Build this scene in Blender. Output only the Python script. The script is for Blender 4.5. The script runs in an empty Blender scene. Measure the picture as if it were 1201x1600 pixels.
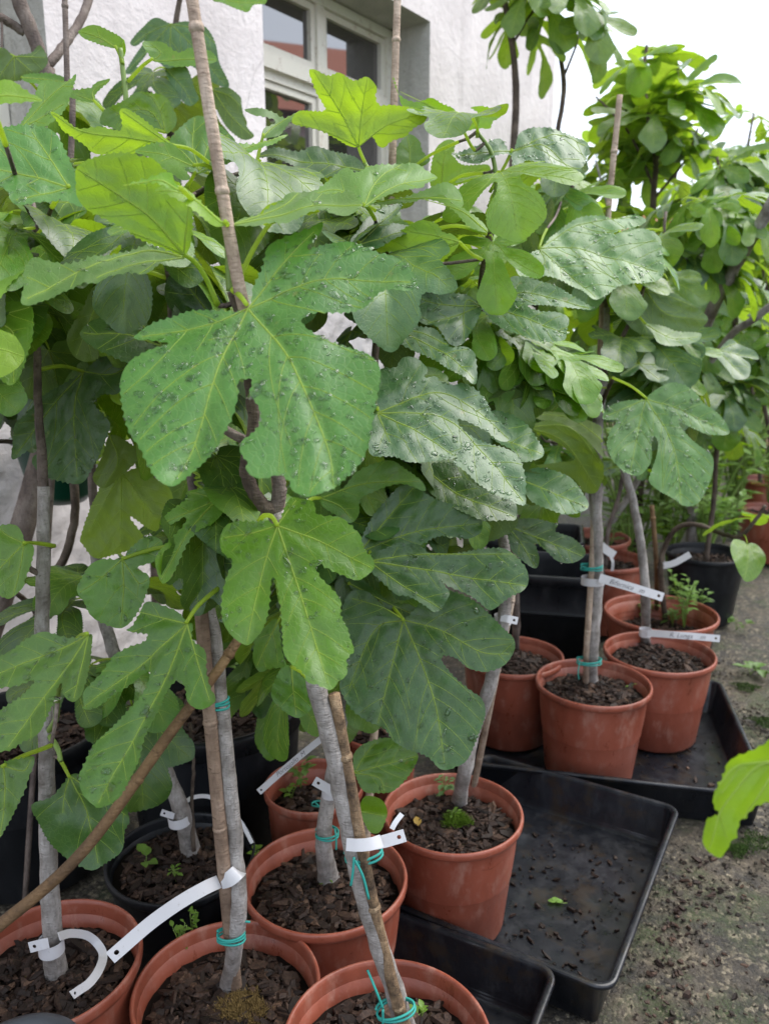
import bpy, bmesh, math, random
import numpy as np
from mathutils import Vector, Matrix, Quaternion
from mathutils.geometry import delaunay_2d_cdt
rnd = random.Random(7)
nrg = np.random.default_rng(7)
S = bpy.context.scene
C = S.collection
# ------------------------------------------------------------------ camera
H, PITCH, F, CX, CY = 1.13, math.radians(13.2), 1250.0, 600.5, 800.0
cd = bpy.data.cameras.new('camera')
cam = bpy.data.objects.new('camera', cd)
C.objects.link(cam)
cam.location = (0, 0, H)
cam.rotation_euler = (math.radians(90) - PITCH, 0, 0)
cd.sensor_fit = 'HORIZONTAL'
cd.sensor_width = 36
cd.lens = F / 1201 * 36
cd.clip_start = 0.02
cd.clip_end = 400
cd.dof.use_dof = True
cd.dof.focus_distance = 0.95
cd.dof.aperture_fstop = 9.0
S.camera = cam
# ------------------------------------------------------------------ sky and sun (bright overcast)
W = bpy.data.worlds.new('World')
S.world = W
W.use_nodes = True
nt = W.node_tree
nt.nodes.clear()
sky = nt.nodes.new('ShaderNodeTexSky')
sky.sky_type = 'NISHITA'
sky.sun_disc = False
SUN_EL, SUN_AZ = math.radians(58), math.radians(68)   # azimuth clockwise from +Y
sky.sun_elevation = SUN_EL
sky.sun_rotation = SUN_AZ
sky.air_density = 1.0
sky.dust_density = 4.0
sky.ozone_density = 1.0
mixn = nt.nodes.new('ShaderNodeMix')
mixn.data_type = 'RGBA'
mixn.inputs[0].default_value = 0.72
mixn.inputs[7].default_value = (8.0, 8.7, 9.9, 1)      # even cloud cover
bg = nt.nodes.new('ShaderNodeBackground')
bg.inputs[1].default_value = 0.10
wo = nt.nodes.new('ShaderNodeOutputWorld')
nt.links.new(sky.outputs[0], mixn.inputs[6])
nt.links.new(mixn.outputs[2], bg.inputs[0])
nt.links.new(bg.outputs[0], wo.inputs[0])
sl = bpy.data.lights.new('sun', 'SUN')
sl.energy = 1.5
sl.angle = math.radians(50)
sl.color = (1.0, 0.96, 0.9)
so = bpy.data.objects.new('sun', sl)
C.objects.link(so)
sd = Vector((math.sin(SUN_AZ) * math.cos(SUN_EL), math.cos(SUN_AZ) * math.cos(SUN_EL), math.sin(SUN_EL)))
so.rotation_euler = (-sd).to_track_quat('-Z', 'Y').to_euler()
so.location = sd * 30
S.view_settings.view_transform = 'Standard'
S.view_settings.look = 'None'
S.view_settings.exposure = 1.45
S.view_settings.gamma = 1
S.view_settings.use_curve_mapping = False
S.render.engine = 'CYCLES'
S.cycles.max_bounces = 8
S.cycles.transparent_max_bounces = 6
S.cycles.caustics_reflective = False
S.cycles.caustics_refractive = True
S.cycles.sample_clamp_indirect = 2.5
# ------------------------------------------------------------------ helpers
FW = np.array([0, math.cos(PITCH), -math.sin(PITCH)])
UP = np.array([0, math.sin(PITCH), math.cos(PITCH)])
RT = np.array([1.0, 0, 0])
EYE = np.array([0, 0, H])


def P(x, y, d):
    """point that lies d metres in front of the lens plane, seen at photo pixel x, y"""
    x, y, d = np.asarray(x, float), np.asarray(y, float), np.asarray(d, float)
    return EYE + (d * (x - CX) / F)[..., None] * RT - (d * (y - CY) / F)[..., None] * UP + d[..., None] * FW


def proj(p):
    v = np.asarray(p, float) - EYE
    d = v @ FW
    return CX + F * (v @ RT) / d, CY - F * (v @ UP) / d, d


def on_z(x, y, z):
    r = P(x, y, 1.0) - EYE
    return EYE + r * ((z - H) / r[2])


def nd(tree, typ, **kw):
    n = tree.nodes.new(typ)
    for k, v in kw.items():
        setattr(n, k, v)
    return n


def mat(name, col=(0.5, 0.5, 0.5), rough=0.6, spec=0.5, **kw):
    m = bpy.data.materials.new(name)
    m.use_nodes = True
    b = m.node_tree.nodes['Principled BSDF']
    b.inputs['Base Color'].default_value = (*col, 1)
    b.inputs['Roughness'].default_value = rough
    b.inputs['Specular IOR Level'].default_value = spec
    for k, v in kw.items():
        b.inputs[k].default_value = v
    return m


def ramp(t, fac, stops):
    r = nd(t, 'ShaderNodeValToRGB')
    e = r.color_ramp.elements
    while len(e) < len(stops):
        e.new(0.5)
    for k, (p, c) in enumerate(stops):
        e[k].position = p
        e[k].color = (*c, 1) if len(c) == 3 else c
    t.links.new(fac, r.inputs[0])
    return r.outputs[0]


def noise(t, vec, scale, detail=4, rough=0.6):
    n = nd(t, 'ShaderNodeTexNoise')
    n.inputs['Scale'].default_value = scale
    n.inputs['Detail'].default_value = detail
    n.inputs['Roughness'].default_value = rough
    if vec is not None:
        t.links.new(vec, n.inputs['Vector'])
    return n.outputs[0]


def mixc(t, fac, a, b, typ='MIX'):
    n = nd(t, 'ShaderNodeMix', data_type='RGBA', blend_type=typ)
    for i, v in ((0, fac), (6, a), (7, b)):
        if isinstance(v, (int, float)):
            n.inputs[i].default_value = v
        elif isinstance(v, tuple):
            n.inputs[i].default_value = (*v, 1)
        else:
            t.links.new(v, n.inputs[i])
    return n.outputs[2]


def math_(t, op, a, b=0.0, clamp=False):
    n = nd(t, 'ShaderNodeMath', operation=op, use_clamp=clamp)
    for i, v in ((0, a), (1, b)):
        if isinstance(v, (int, float)):
            n.inputs[i].default_value = v
        else:
            t.links.new(v, n.inputs[i])
    return n.outputs[0]


def bump(t, h, strength, dist, normal=None):
    n = nd(t, 'ShaderNodeBump')
    n.inputs['Strength'].default_value = strength
    n.inputs['Distance'].default_value = dist
    t.links.new(h, n.inputs['Height'])
    if normal is not None:
        t.links.new(normal, n.inputs['Normal'])
    return n.outputs[0]


def objvec(t):
    return nd(t, 'ShaderNodeTexCoord').outputs['Object']


def mk(name, v, f, mats, parent=None, smooth=True, mi=None, loc=None, link=True):
    me = bpy.data.meshes.new(name)
    v = np.asarray(v, float)
    if loc is not None:
        v = v - np.asarray(loc, float)
    me.from_pydata(v.tolist(), [], [tuple(int(i) for i in q) for q in f])
    for m in (mats if isinstance(mats, (list, tuple)) else [mats]):
        me.materials.append(m)
    if mi is not None:
        me.polygons.foreach_set('material_index', np.asarray(mi, dtype=np.int32))
    if smooth:
        me.polygons.foreach_set('use_smooth', [True] * len(me.polygons))
    me.update()
    o = bpy.data.objects.new(name, me)
    if loc is not None:
        o.location = Vector(loc)
    if parent is not None:
        o.parent = parent
        o.location = o.location - world_loc(parent)
    if link:
        C.objects.link(o)
    return o


WL = {}


def world_loc(o):
    v = Vector(o.location)
    while o.parent is not None:
        o = o.parent
        v = v + o.location
    return v


def tag(o, label=None, cat=None, group=None, kind=None):
    for k, v in (('label', label), ('category', cat), ('group', group), ('kind', kind)):
        if v:
            o[k] = v
    return o


def empty(name, loc, label, cat, group=None):
    o = bpy.data.objects.new(name, None)
    o.location = Vector(loc)
    o.empty_display_size = 0.05
    C.objects.link(o)
    return tag(o, label, cat, group)


class Geo:
    def __init__(s):
        s.v, s.f, s.m, s.n = [], [], [], 0

    def add(s, v, f, m=0):
        v = np.asarray(v, float)
        s.v.append(v)
        s.f += [tuple(int(i) + s.n for i in q) for q in f]
        s.m += [m] * len(f)
        s.n += len(v)

    def out(s, name, mats, parent=None, smooth=True, loc=None):
        return mk(name, np.concatenate(s.v), s.f, mats, parent, smooth, s.m, loc)


def smooth_line(pts, n):
    """Catmull-Rom through pts, n samples per span"""
    p = np.asarray(pts, float)
    if len(p) < 3:
        return np.concatenate([p[0] + (p[-1] - p[0]) * np.linspace(0, 1, n + 1)[:, None]])
    q = np.vstack([2 * p[0] - p[1], p, 2 * p[-1] - p[-2]])
    out = []
    t = np.linspace(0, 1, n, endpoint=False)[:, None]
    for i in range(1, len(q) - 2):
        a, b, c, d = q[i - 1:i + 3]
        out.append(.5 * (2 * b + (c - a) * t + (2 * a - 5 * b + 4 * c - d) * t**2 + (3 * b - a - 3 * c + d) * t**3))
    out.append(p[-1:])
    return np.concatenate(out)


def tube(pts, rad, sides=8, cap=True):
    p = np.asarray(pts, float)
    n = len(p)
    r = np.asarray(rad, float)
    if r.ndim == 0:
        r = np.full(n, float(r))
    elif len(r) != n:
        r = np.interp(np.linspace(0, 1, n), np.linspace(0, 1, len(r)), r)
    tg = np.gradient(p, axis=0)
    tg /= np.linalg.norm(tg, axis=1)[:, None] + 1e-12
    ref = np.array([0.31, 0.52, 0.79])
    if abs(tg[0] @ ref) > .9:
        ref = np.array([1.0, 0, 0])
    a = np.cross(tg[0], ref)
    a /= np.linalg.norm(a)
    V = []
    th = np.linspace(0, 2 * np.pi, sides, endpoint=False)
    for i in range(n):
        a = a - tg[i] * (a @ tg[i])
        a /= np.linalg.norm(a)
        b = np.cross(tg[i], a)
        V.append(p[i] + r[i] * (np.cos(th)[:, None] * a + np.sin(th)[:, None] * b))
    V = np.concatenate(V)
    f = []
    for i in range(n - 1):
        for k in range(sides):
            k2 = (k + 1) % sides
            f.append((i * sides + k, i * sides + k2, (i + 1) * sides + k2, (i + 1) * sides + k))
    if cap:
        f.append(tuple(range(sides - 1, -1, -1)))
        f.append(tuple((n - 1) * sides + k for k in range(sides)))
    return V, f


def lathe(prof, seg=56, c=(0, 0, 0), wob=0.0):
    """prof: (r, z) from bottom centre outwards"""
    V, f = [], []
    th = np.linspace(0, 2 * np.pi, seg, endpoint=False)
    w = 1 + wob * np.sin(2 * th + 1.0) + wob * .5 * np.sin(3 * th)
    for r, z in prof:
        V.append(np.stack([r * w * np.cos(th), r * w * np.sin(th), np.full(seg, z)], 1))
    for i in range(len(prof) - 1):
        for k in range(seg):
            k2 = (k + 1) % seg
            f.append((i * seg + k, i * seg + k2, (i + 1) * seg + k2, (i + 1) * seg + k))
    return np.concatenate(V) + np.asarray(c, float), f


def box(a, b):
    (x0, y0, z0), (x1, y1, z1) = a, b
    v = [(x, y, z) for z in (z0, z1) for x, y in ((x0, y0), (x1, y0), (x1, y1), (x0, y1))]
    return v, [(3, 2, 1, 0), (4, 5, 6, 7), (0, 1, 5, 4), (1, 2, 6, 5), (2, 3, 7, 6), (3, 0, 4, 7)]


def inside(pts, poly):
    x, y = pts[:, 0][:, None], pts[:, 1][:, None]
    x0, y0 = poly[:, 0], poly[:, 1]
    x1, y1 = np.roll(x0, -1), np.roll(y0, -1)
    with np.errstate(divide='ignore', invalid='ignore'):
        c = ((y0 > y) != (y1 > y)) & (x < (x1 - x0) * (y - y0) / (y1 - y0 + 1e-12) + x0)
    return c.sum(1) % 2 == 1


def segdist(pts, a, b):
    """distance of every pt to every segment a-b -> (N, M)"""
    d = b - a
    L = (d**2).sum(1) + 1e-9
    t = np.clip(((pts[:, None, :] - a[None]) * d[None]).sum(2) / L, 0, 1)
    q = a[None] + t[..., None] * d[None]
    return np.sqrt(((pts[:, None, :] - q)**2).sum(2))


# ------------------------------------------------------------------ materials
def leaf_material():
    m = bpy.data.materials.new('fig_leaf')
    m.use_nodes = True
    t = m.node_tree
    t.nodes.clear()
    out = nd(t, 'ShaderNodeOutputMaterial')
    oi = nd(t, 'ShaderNodeObjectInfo')
    uv = nd(t, 'ShaderNodeUVMap').outputs[0]
    geo = nd(t, 'ShaderNodeNewGeometry')
    vd = nd(t, 'ShaderNodeAttribute', attribute_name='vein').outputs['Fac']
    col = oi.outputs['Color']
    n1 = noise(t, uv, 22, 3)
    n2 = noise(t, uv, 140, 3)
    vo = nd(t, 'ShaderNodeTexVoronoi', feature='DISTANCE_TO_EDGE')
    vo.inputs['Scale'].default_value = 150
    nw = noise(t, uv, 90, 2)
    wv = mixc(t, 0.012, uv, nd(t, 'ShaderNodeTexNoise').outputs[1])
    t.links.new(wv, vo.inputs['Vector'])
    net = ramp(t, vo.outputs['Distance'], [(0.0, (1, 1, 1)), (0.09, (0, 0, 0))])
    dark = mixc(t, 1.0, col, (0.55, 0.6, 0.5), 'MULTIPLY')
    lite = mixc(t, 1.0, col, (1.3, 1.25, 1.15), 'MULTIPLY')
    c = mixc(t, ramp(t, n1, [(0.25, (0.2,) * 3), (0.75, (0.8,) * 3)]), dark, lite)
    c = mixc(t, math_(t, 'MULTIPLY', n2, 0.35), c, dark)
    veinc = mixc(t, 0.5, col, (0.26, 0.36, 0.07))
    c = mixc(t, math_(t, 'MULTIPLY', net, 0.16), c, veinc)
    c = mixc(t, math_(t, 'MULTIPLY', vd, 0.42), c, veinc)
    spots = ramp(t, noise(t, uv, 60, 1), [(0.74, (0, 0, 0)), (0.78, (1, 1, 1))])
    c = mixc(t, math_(t, 'MULTIPLY', spots, 0.35), c, (0.17, 0.13, 0.04))
    under = mixc(t, 0.28, c, (0.15, 0.22, 0.06))
    cc = mixc(t, geo.outputs['Backfacing'], c, under)
    h = math_(t, 'ADD', math_(t, 'MULTIPLY', n2, 0.5), math_(t, 'MULTIPLY', net, -0.35))
    bn = bump(t, h, 0.35, 0.0012)
    p = nd(t, 'ShaderNodeBsdfPrincipled')
    t.links.new(cc, p.inputs['Base Color'])
    rg = ramp(t, n1, [(0.3, (0.33,) * 3), (0.7, (0.5,) * 3)])
    rg = mixc(t, geo.outputs['Backfacing'], rg, (0.62, 0.62, 0.62))
    t.links.new(rg, p.inputs['Roughness'])
    p.inputs['Specular IOR Level'].default_value = 0.4
    p.inputs['Coat Weight'].default_value = 0.30
    p.inputs['Sheen Weight'].default_value = 0.03
    p.inputs['Sheen Roughness'].default_value = 0.45
    p.inputs['Sheen Tint'].default_value = (0.8, 0.92, 1.0, 1)
    p.inputs['Coat Roughness'].default_value = 0.30
    p.inputs['Coat IOR'].default_value = 1.5
    t.links.new(bn, p.inputs['Normal'])
    tr = nd(t, 'ShaderNodeBsdfTranslucent')
    tc = mixc(t, 1.0, mixc(t, 0.25, cc, (0.30, 0.42, 0.02)), (2.6, 2.5, 0.9), 'MULTIPLY')
    t.links.new(tc, tr.inputs[0])
    t.links.new(bn, tr.inputs['Normal'])
    mx = nd(t, 'ShaderNodeMixShader')
    t.links.new(oi.outputs['Alpha'], mx.inputs[0])
    t.links.new(p.outputs[0], mx.inputs[1])
    t.links.new(tr.outputs[0], mx.inputs[2])
    t.links.new(mx.outputs[0], out.inputs[0])
    return m


def vein_material(name, a, b):
    m = mat(name, a, 0.5, 0.4)
    t = m.node_tree
    p = t.nodes['Principled BSDF']
    col = nd(t, 'ShaderNodeObjectInfo').outputs['Color']
    t.links.new(mixc(t, 0.85, col, b), p.inputs['Base Color'])
    tr = nd(t, 'ShaderNodeBsdfTranslucent')
    tr.inputs[0].default_value = (.75, .9, .2, 1)
    mx = nd(t, 'ShaderNodeMixShader')
    mx.inputs[0].default_value = .55
    out = t.nodes['Material Output']
    t.links.new(p.outputs[0], mx.inputs[1])
    t.links.new(tr.outputs[0], mx.inputs[2])
    t.links.new(mx.outputs[0], out.inputs[0])
    return m


M_LEAF = leaf_material()
M_VEIN = vein_material('leaf_vein', (0.2, 0.3, 0.08), (0.34, 0.44, 0.10))
M_PET = vein_material('leaf_stalk', (0.25, 0.33, 0.05), (0.27, 0.37, 0.05))
M_WATER = mat('water_drop', (.86, .97, .84), 0.0, 0.5, **{'Transmission Weight': 1.0, 'IOR': 1.33})


def bark_material(name, c0, c1, c2, scale=60):
    m = mat(name, c1, 0.75, 0.3)
    t = m.node_tree
    p = t.nodes['Principled BSDF']
    ov = objvec(t)
    mp = nd(t, 'ShaderNodeMapping')
    mp.inputs['Scale'].default_value = (1, 1, 0.3)
    t.links.new(ov, mp.inputs[0])
    n1 = noise(t, ov, scale * .35, 5)
    n2 = noise(t, mp.outputs[0], scale * 4, 4)
    c = ramp(t, n1, [(0.3, c0), (0.52, c1), (0.72, c2)])
    c = mixc(t, ramp(t, n2, [(0.45, (0, 0, 0)), (0.75, (0.6,) * 3)]), c, c0)
    mp2 = nd(t, 'ShaderNodeMapping')
    mp2.inputs['Scale'].default_value = (1, 1, 3.2)
    t.links.new(ov, mp2.inputs[0])
    n3 = noise(t, mp2.outputs[0], scale * 2.2, 3, .5)
    c = mixc(t, ramp(t, n3, [(0.62, (0, 0, 0)), (0.70, (0.75,) * 3)]), c, c0)
    t.links.new(c, p.inputs['Base Color'])
    t.links.new(bump(t, math_(t, 'ADD', math_(t, 'ADD', n2, n1), n3), 0.7, 0.003), p.inputs['Normal'])
    return m


M_BARK = bark_material('pale_grey_bark', (0.11, 0.095, 0.08), (0.31, 0.285, 0.265), (0.45, 0.425, 0.405))
M_BARKD = bark_material('dark_bark', (0.035, 0.025, 0.02), (0.10, 0.075, 0.055), (0.19, 0.155, 0.125))
M_BARKB = bark_material('brown_bark', (0.06, 0.045, 0.04), (0.16, 0.125, 0.105), (0.25, 0.21, 0.18))
M_GREENSTEM = mat('green_shoot', (0.14, 0.22, 0.04), 0.5)
M_CANE = bark_material('bamboo_cane', (0.18, 0.125, 0.09), (0.40, 0.31, 0.235), (0.54, 0.45, 0.36), 40)
M_CANEL = bark_material('tan_cane', (0.09, 0.058, 0.04), (0.25, 0.175, 0.125), (0.36, 0.27, 0.205), 40)
M_CANED = bark_material('weathered_cane', (0.035, 0.024, 0.017), (0.23, 0.15, 0.085), (0.40, 0.29, 0.18), 110)
M_CANEB = bark_material('brown_cane', (0.06, 0.035, 0.018), (0.16, 0.095, 0.045), (0.25, 0.16, 0.08), 40)
M_TIE = mat('teal_twine', (0.018, 0.26, 0.22), 0.6)
# ------------------------------------------------------------------ ground
def ground_material():
    m = mat('wet_mossy_concrete', (0.2, 0.18, 0.15), 0.75)
    t = m.node_tree
    p = t.nodes['Principled BSDF']
    ov = objvec(t)
    v1 = nd(t, 'ShaderNodeTexVoronoi')
    v1.inputs['Scale'].default_value = 120
    t.links.new(ov, v1.inputs['Vector'])
    v2 = nd(t, 'ShaderNodeTexVoronoi')
    v2.inputs['Scale'].default_value = 210
    t.links.new(ov, v2.inputs['Vector'])
    big = noise(t, ov, 3.2, 6, 0.65)
    mid = noise(t, ov, 24, 6, 0.7)
    fine = noise(t, ov, 260, 4, 0.7)
    sep = nd(t, 'ShaderNodeSeparateColor')
    t.links.new(v1.outputs['Color'], sep.inputs[0])
    agg = ramp(t, sep.outputs[0], [(0.0, (0.012, 0.010, 0.008)), (0.4, (0.042, 0.035, 0.026)), (0.72, (0.10, 0.083, 0.057)), (1.0, (0.28, 0.24, 0.165))])
    sep2 = nd(t, 'ShaderNodeSeparateColor')
    t.links.new(v2.outputs['Color'], sep2.inputs[0])
    agg2 = ramp(t, sep2.outputs[1], [(0.0, (0.018, 0.015, 0.012)), (0.5, (0.058, 0.049, 0.036)), (1.0, (0.18, 0.155, 0.115))])
    c = mixc(t, ramp(t, fine, [(0.50, (0, 0, 0)), (0.60, (1, 1, 1))]), agg, agg2)
    c = mixc(t, ramp(t, mid, [(0.38, (0.92,) * 3), (0.56, (0, 0, 0))]), c, (0.022, 0.019, 0.015))
    c = mixc(t, ramp(t, big, [(0.50, (0, 0, 0)), (0.62, (0.55,) * 3)]), c, (0.115, 0.088, 0.058))
    mossf = math_(t, 'MULTIPLY', ramp(t, noise(t, ov, 5.5, 7, 0.7), [(0.49, (0, 0, 0)), (0.62, (1, 1, 1))]), ramp(t, fine, [(0.36, (0, 0, 0)), (0.56, (1, 1, 1))]))
    c = mixc(t, math_(t, 'MULTIPLY', mossf, 0.9), c, (0.035, 0.055, 0.012))
    t.links.new(c, p.inputs['Base Color'])
    t.links.new(ramp(t, mid, [(0.3, (0.5,) * 3), (0.7, (0.9,) * 3)]), p.inputs['Roughness'])
    hh = math_(t, 'ADD', math_(t, 'MULTIPLY', v1.outputs['Distance'], -0.8), math_(t, 'MULTIPLY', mid, 1.6))
    t.links.new(bump(t, math_(t, 'ADD', hh, fine), 0.9, 0.006), p.inputs['Normal'])
    return m


M_GROUND = ground_material()
xs = np.concatenate([[-60, -20, -6], np.arange(-1.2, 2.2, 0.03), [3, 6, 20, 60]])
ys = np.concatenate([[-20, -4], np.arange(0.5, 4.0, 0.03), [5, 8, 20, 90]])
gx, gy = np.meshgrid(xs, ys)
gz = 0.004 * np.sin(gx * 9 + 1.2 * gy) + 0.003 * np.sin(gy * 14 - gx * 5) + 0.0025 * nrg.standard_normal(gx.shape) - 0.008
gv = np.stack([gx.ravel(), gy.ravel(), gz.ravel()], 1)
nx = len(xs)
gf = [(j * nx + i, j * nx + i + 1, (j + 1) * nx + i + 1, (j + 1) * nx + i) for j in range(len(ys) - 1) for i in range(nx - 1)]
tag(mk('ground', gv, gf, M_GROUND), kind='structure')


# ------------------------------------------------------------------ bits of bark, gravel
def chip_material(name, lo, mid, hi, rough=0.62):
    m = mat(name, mid, rough, 0.22)
    t = m.node_tree
    p = t.nodes['Principled BSDF']
    a = nd(t, 'ShaderNodeAttribute', attribute_name='shade').outputs['Fac']
    c = ramp(t, a, [(0.0, lo), (0.55, mid), (0.88, hi), (1.0, tuple(min(1, x * 2.0) for x in hi))])
    ov = objvec(t)
    n = noise(t, ov, 320, 3)
    c = mixc(t, ramp(t, n, [(0.4, (0.6,) * 3), (0.62, (0, 0, 0))]), c, lo)
    t.links.new(c, p.inputs['Base Color'])
    t.links.new(bump(t, n, 0.5, 0.001), p.inputs['Normal'])
    return m


M_CHIP = chip_material('bark_mulch', (0.007, 0.0045, 0.0035), (0.046, 0.026, 0.018), (0.115, 0.068, 0.045))
M_SOIL = mat('dark_compost', (0.010, 0.007, 0.0055), 0.9, 0.1)
M_GRIT = chip_material('loose_grit', (0.02, 0.017, 0.014), (0.10, 0.084, 0.06), (0.27, 0.235, 0.165), 0.8)


def chips_geo(pos, size, flat=0.2, tilt=0.33, long=1.9):
    """angular bark flakes at pos; returns verts, faces, shade per vertex"""
    V, Fc, sh = [], [], []
    n = 0
    for (x, y, z), s in zip(pos, size):
        k = 6
        th = np.sort(nrg.uniform(0, 2 * np.pi, k)) * 0.4 + np.linspace(0, 2 * np.pi, k, endpoint=False) * 0.6 + nrg.uniform(0, 6)
        r = s * nrg.uniform(0.55, 1.1, k)
        el = nrg.uniform(1.0, long)
        px, py = r * np.cos(th) * el, r * np.sin(th) / el
        h = s * flat * nrg.uniform(0.5, 1.2)
        b = np.stack([px, py, np.full(k, -h)], 1)
        tp = np.stack([px * .82, py * .82, h * nrg.uniform(0.4, 1.2, k)], 1)
        q = np.concatenate([b, tp])
        e = Matrix.Rotation(nrg.uniform(0, 6.28), 3, 'Z') @ Matrix.Rotation(nrg.normal(0, tilt), 3, 'X') @ Matrix.Rotation(nrg.normal(0, tilt), 3, 'Y')
        q = q @ np.array(e).T + (x, y, z)
        V.append(q)
        Fc.append(tuple(n + k + i for i in range(k)))
        for i in range(k):
            j = (i + 1) % k
            Fc.append((n + i, n + j, n + k + j, n + k + i))
        a = float(np.clip(nrg.beta(1.6, 2.4), 0, 1))
        sh += [a] * (2 * k)
        n += 2 * k
    return np.concatenate(V), Fc, sh


def shade_attr(o, sh):
    a = o.data.attributes.new('shade', 'FLOAT', 'POINT')
    a.data.foreach_set('value', np.asarray(sh, dtype=np.float32))


def chip_disc(name, c, R, n, s0, s1, parent=None, m=None, dome=0.0):
    r = R * np.sqrt(nrg.uniform(0, 1, n))
    a = nrg.uniform(0, 6.283, n)
    pos = np.stack([c[0] + r * np.cos(a), c[1] + r * np.sin(a), c[2] + nrg.uniform(-.002, .010, n) + dome * (1 - (r / R)**2)], 1)
    v, f, sh = chips_geo(pos, np.clip(np.exp(nrg.normal(math.log(s0), .5, n)), .0025, s1 * 1.25))
    o = mk(name, v, f, m or M_CHIP, parent, smooth=False, loc=c)
    shade_attr(o, sh)
    return tag(o, kind='stuff')


# grit and bark crumbs on the concrete at the right
n = 7500
px = nrg.uniform(0.42, 1.25, n)
py = nrg.uniform(0.85, 2.6, n)
pos = np.stack([px, py, np.full(n, -0.005)], 1)
v, f, sh = chips_geo(pos, np.exp(nrg.normal(math.log(.0030), .45, n)), 0.5, 0.3, 1.3)
o = mk('grit', v, f, M_GRIT, smooth=False)
shade_attr(o, sh)
tag(o, kind='stuff', label='loose grit and small stones lying on the mossy concrete', cat='grit')
n = 330
k_ = nrg.uniform(0, 1, n)
pos = np.stack([.345 + .30 * k_ + np.abs(nrg.normal(0, .055, n)), .98 + .56 * k_ - np.abs(nrg.normal(0, .02, n)), np.full(n, -0.001)], 1)
pos[::3, 0] += nrg.uniform(0, .4, len(pos[::3]))
v, f, sh = chips_geo(pos, np.exp(nrg.normal(math.log(.0042), .45, n)), 0.3, 0.25, 1.8)
o = mk('bark_litter', v, f, M_CHIP, smooth=False)
shade_attr(o, sh)
tag(o, kind='stuff', label='dark bark crumbs scattered on the concrete beside the trays', cat='bark litter')

# ------------------------------------------------------------------ house with window
DW = 1.8
A35 = math.radians(35)
WD = np.array([math.sin(A35), math.cos(A35), 0])     # along the wall, away from the viewer
WN = np.array([math.cos(A35), -math.sin(A35), 0])    # out of the wall
W0 = -WN * DW


def on_wall(x, y, back=0.0):
    """(s, z) where the sight line through photo pixel x, y meets the wall plane, back metres behind its face"""
    r = P(x, y, 1.0) - EYE
    k = ((W0 - WN * back - EYE) @ WN) / (r @ WN)
    q = EYE + r * k
    return float((q - W0) @ WD), float(q[2])


def wp(s, z, out=0.0):
    return W0 + WD * s + WN * out + np.array([0, 0, z])


def stucco(name, c0, c1, rough_scale, strength):
    m = mat(name, c1, 0.9, 0.2)
    t = m.node_tree
    p = t.nodes['Principled BSDF']
    ov = objvec(t)
    n1 = noise(t, ov, 2.5, 6)
    n2 = noise(t, ov, rough_scale, 5, 0.6)
    n3 = noise(t, ov, 12, 6, 0.75)
    c = ramp(t, n1, [(0.35, c0), (0.62, c1)])
    c = mixc(t, ramp(t, n3, [(0.60, (0, 0, 0)), (0.72, (0.7,) * 3)]), c, tuple(x * .62 for x in c0))
    mp = nd(t, 'ShaderNodeMapping')
    mp.inputs['Scale'].default_value = (1, 1, .12)
    t.links.new(ov, mp.inputs[0])
    drip = noise(t, mp.outputs[0], 7, 5, .65)
    c = mixc(t, ramp(t, drip, [(0.54, (0, 0, 0)), (0.74, (0.55,) * 3)]), c, tuple(x * .66 for x in c0))
    vo = nd(t, 'ShaderNodeTexVoronoi', feature='DISTANCE_TO_EDGE')
    vo.inputs['Scale'].default_value = 2.1
    t.links.new(mixc(t, .12, ov, nd(t, 'ShaderNodeTexNoise').outputs[1]), vo.inputs['Vector'])
    crack = math_(t, 'MULTIPLY', ramp(t, vo.outputs['Distance'], [(0.0, (1, 1, 1)), (0.006, (0, 0, 0))]), ramp(t, n1, [(.5, (0, 0, 0)), (.6, (.6,) * 3)]))
    c = mixc(t, crack, c, tuple(x * .45 for x in c0))
    t.links.new(c, p.inputs['Base Color'])
    t.links.new(bump(t, math_(t, 'ADD', n2, math_(t, 'MULTIPLY', n3, .5)), strength, 0.02), p.inputs['Normal'])
    return m


M_WALL = stucco('white_stucco', (0.58, 0.535, 0.525), (0.74, 0.69, 0.68), 45, 0.25)
M_REVEAL = stucco('weathered_reveal', (0.38, 0.37, 0.33), (0.55, 0.53, 0.48), 40, 0.5)
M_PAINT = mat('old_cream_paint', (0.66, 0.63, 0.54), 0.5)
t = M_PAINT.node_tree
pp = t.nodes['Principled BSDF']
nn = noise(t, objvec(t), 30, 6, 0.75)
t.links.new(mixc(t, ramp(t, nn, [(0.56, (0, 0, 0)), (0.70, (0.8,) * 3)]), (0.70, 0.665, 0.58), (0.32, 0.21, 0.15)), pp.inputs['Base Color'])
t.links.new(bump(t, nn, 0.4, 0.003), pp.inputs['Normal'])
M_GLASS = mat('window_glass', (0.03, 0.026, 0.028), 0.02, 0.5, IOR=2.6)

house = empty('house', wp(2.4, 0), 'white stuccoed house with an old cream framed window behind the fig trees', 'house')
s_end = on_wall(868, 90)[0]
sA0, zt = on_wall(409, 0)[0], None
s1a = on_wall(411, 60)[0]
s1b, ztop = on_wall(672, 33)
s0a, s0b = s1a - 1.9, on_wall(72, 60)[0]
zbot = on_wall(700, 330)[1]
ztop_o = ztop
OPEN = [(s0a, s0b), (s1a, s1b)]
ZB, ZT = zbot - 0.25, ztop_o


def slab(s0, s1, z0, z1, o0, o1):
    """block on the wall: s range, z range, from o0 (inner) to o1 (outer) along the wall normal"""
    v = [wp(s, z, o) for z in (z0, z1) for s, o in ((s0, o0), (s1, o0), (s1, o1), (s0, o1))]
    return v, [(3, 2, 1, 0), (4, 5, 6, 7), (0, 1, 5, 4), (1, 2, 6, 5), (2, 3, 7, 6), (3, 0, 4, 7)]


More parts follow.
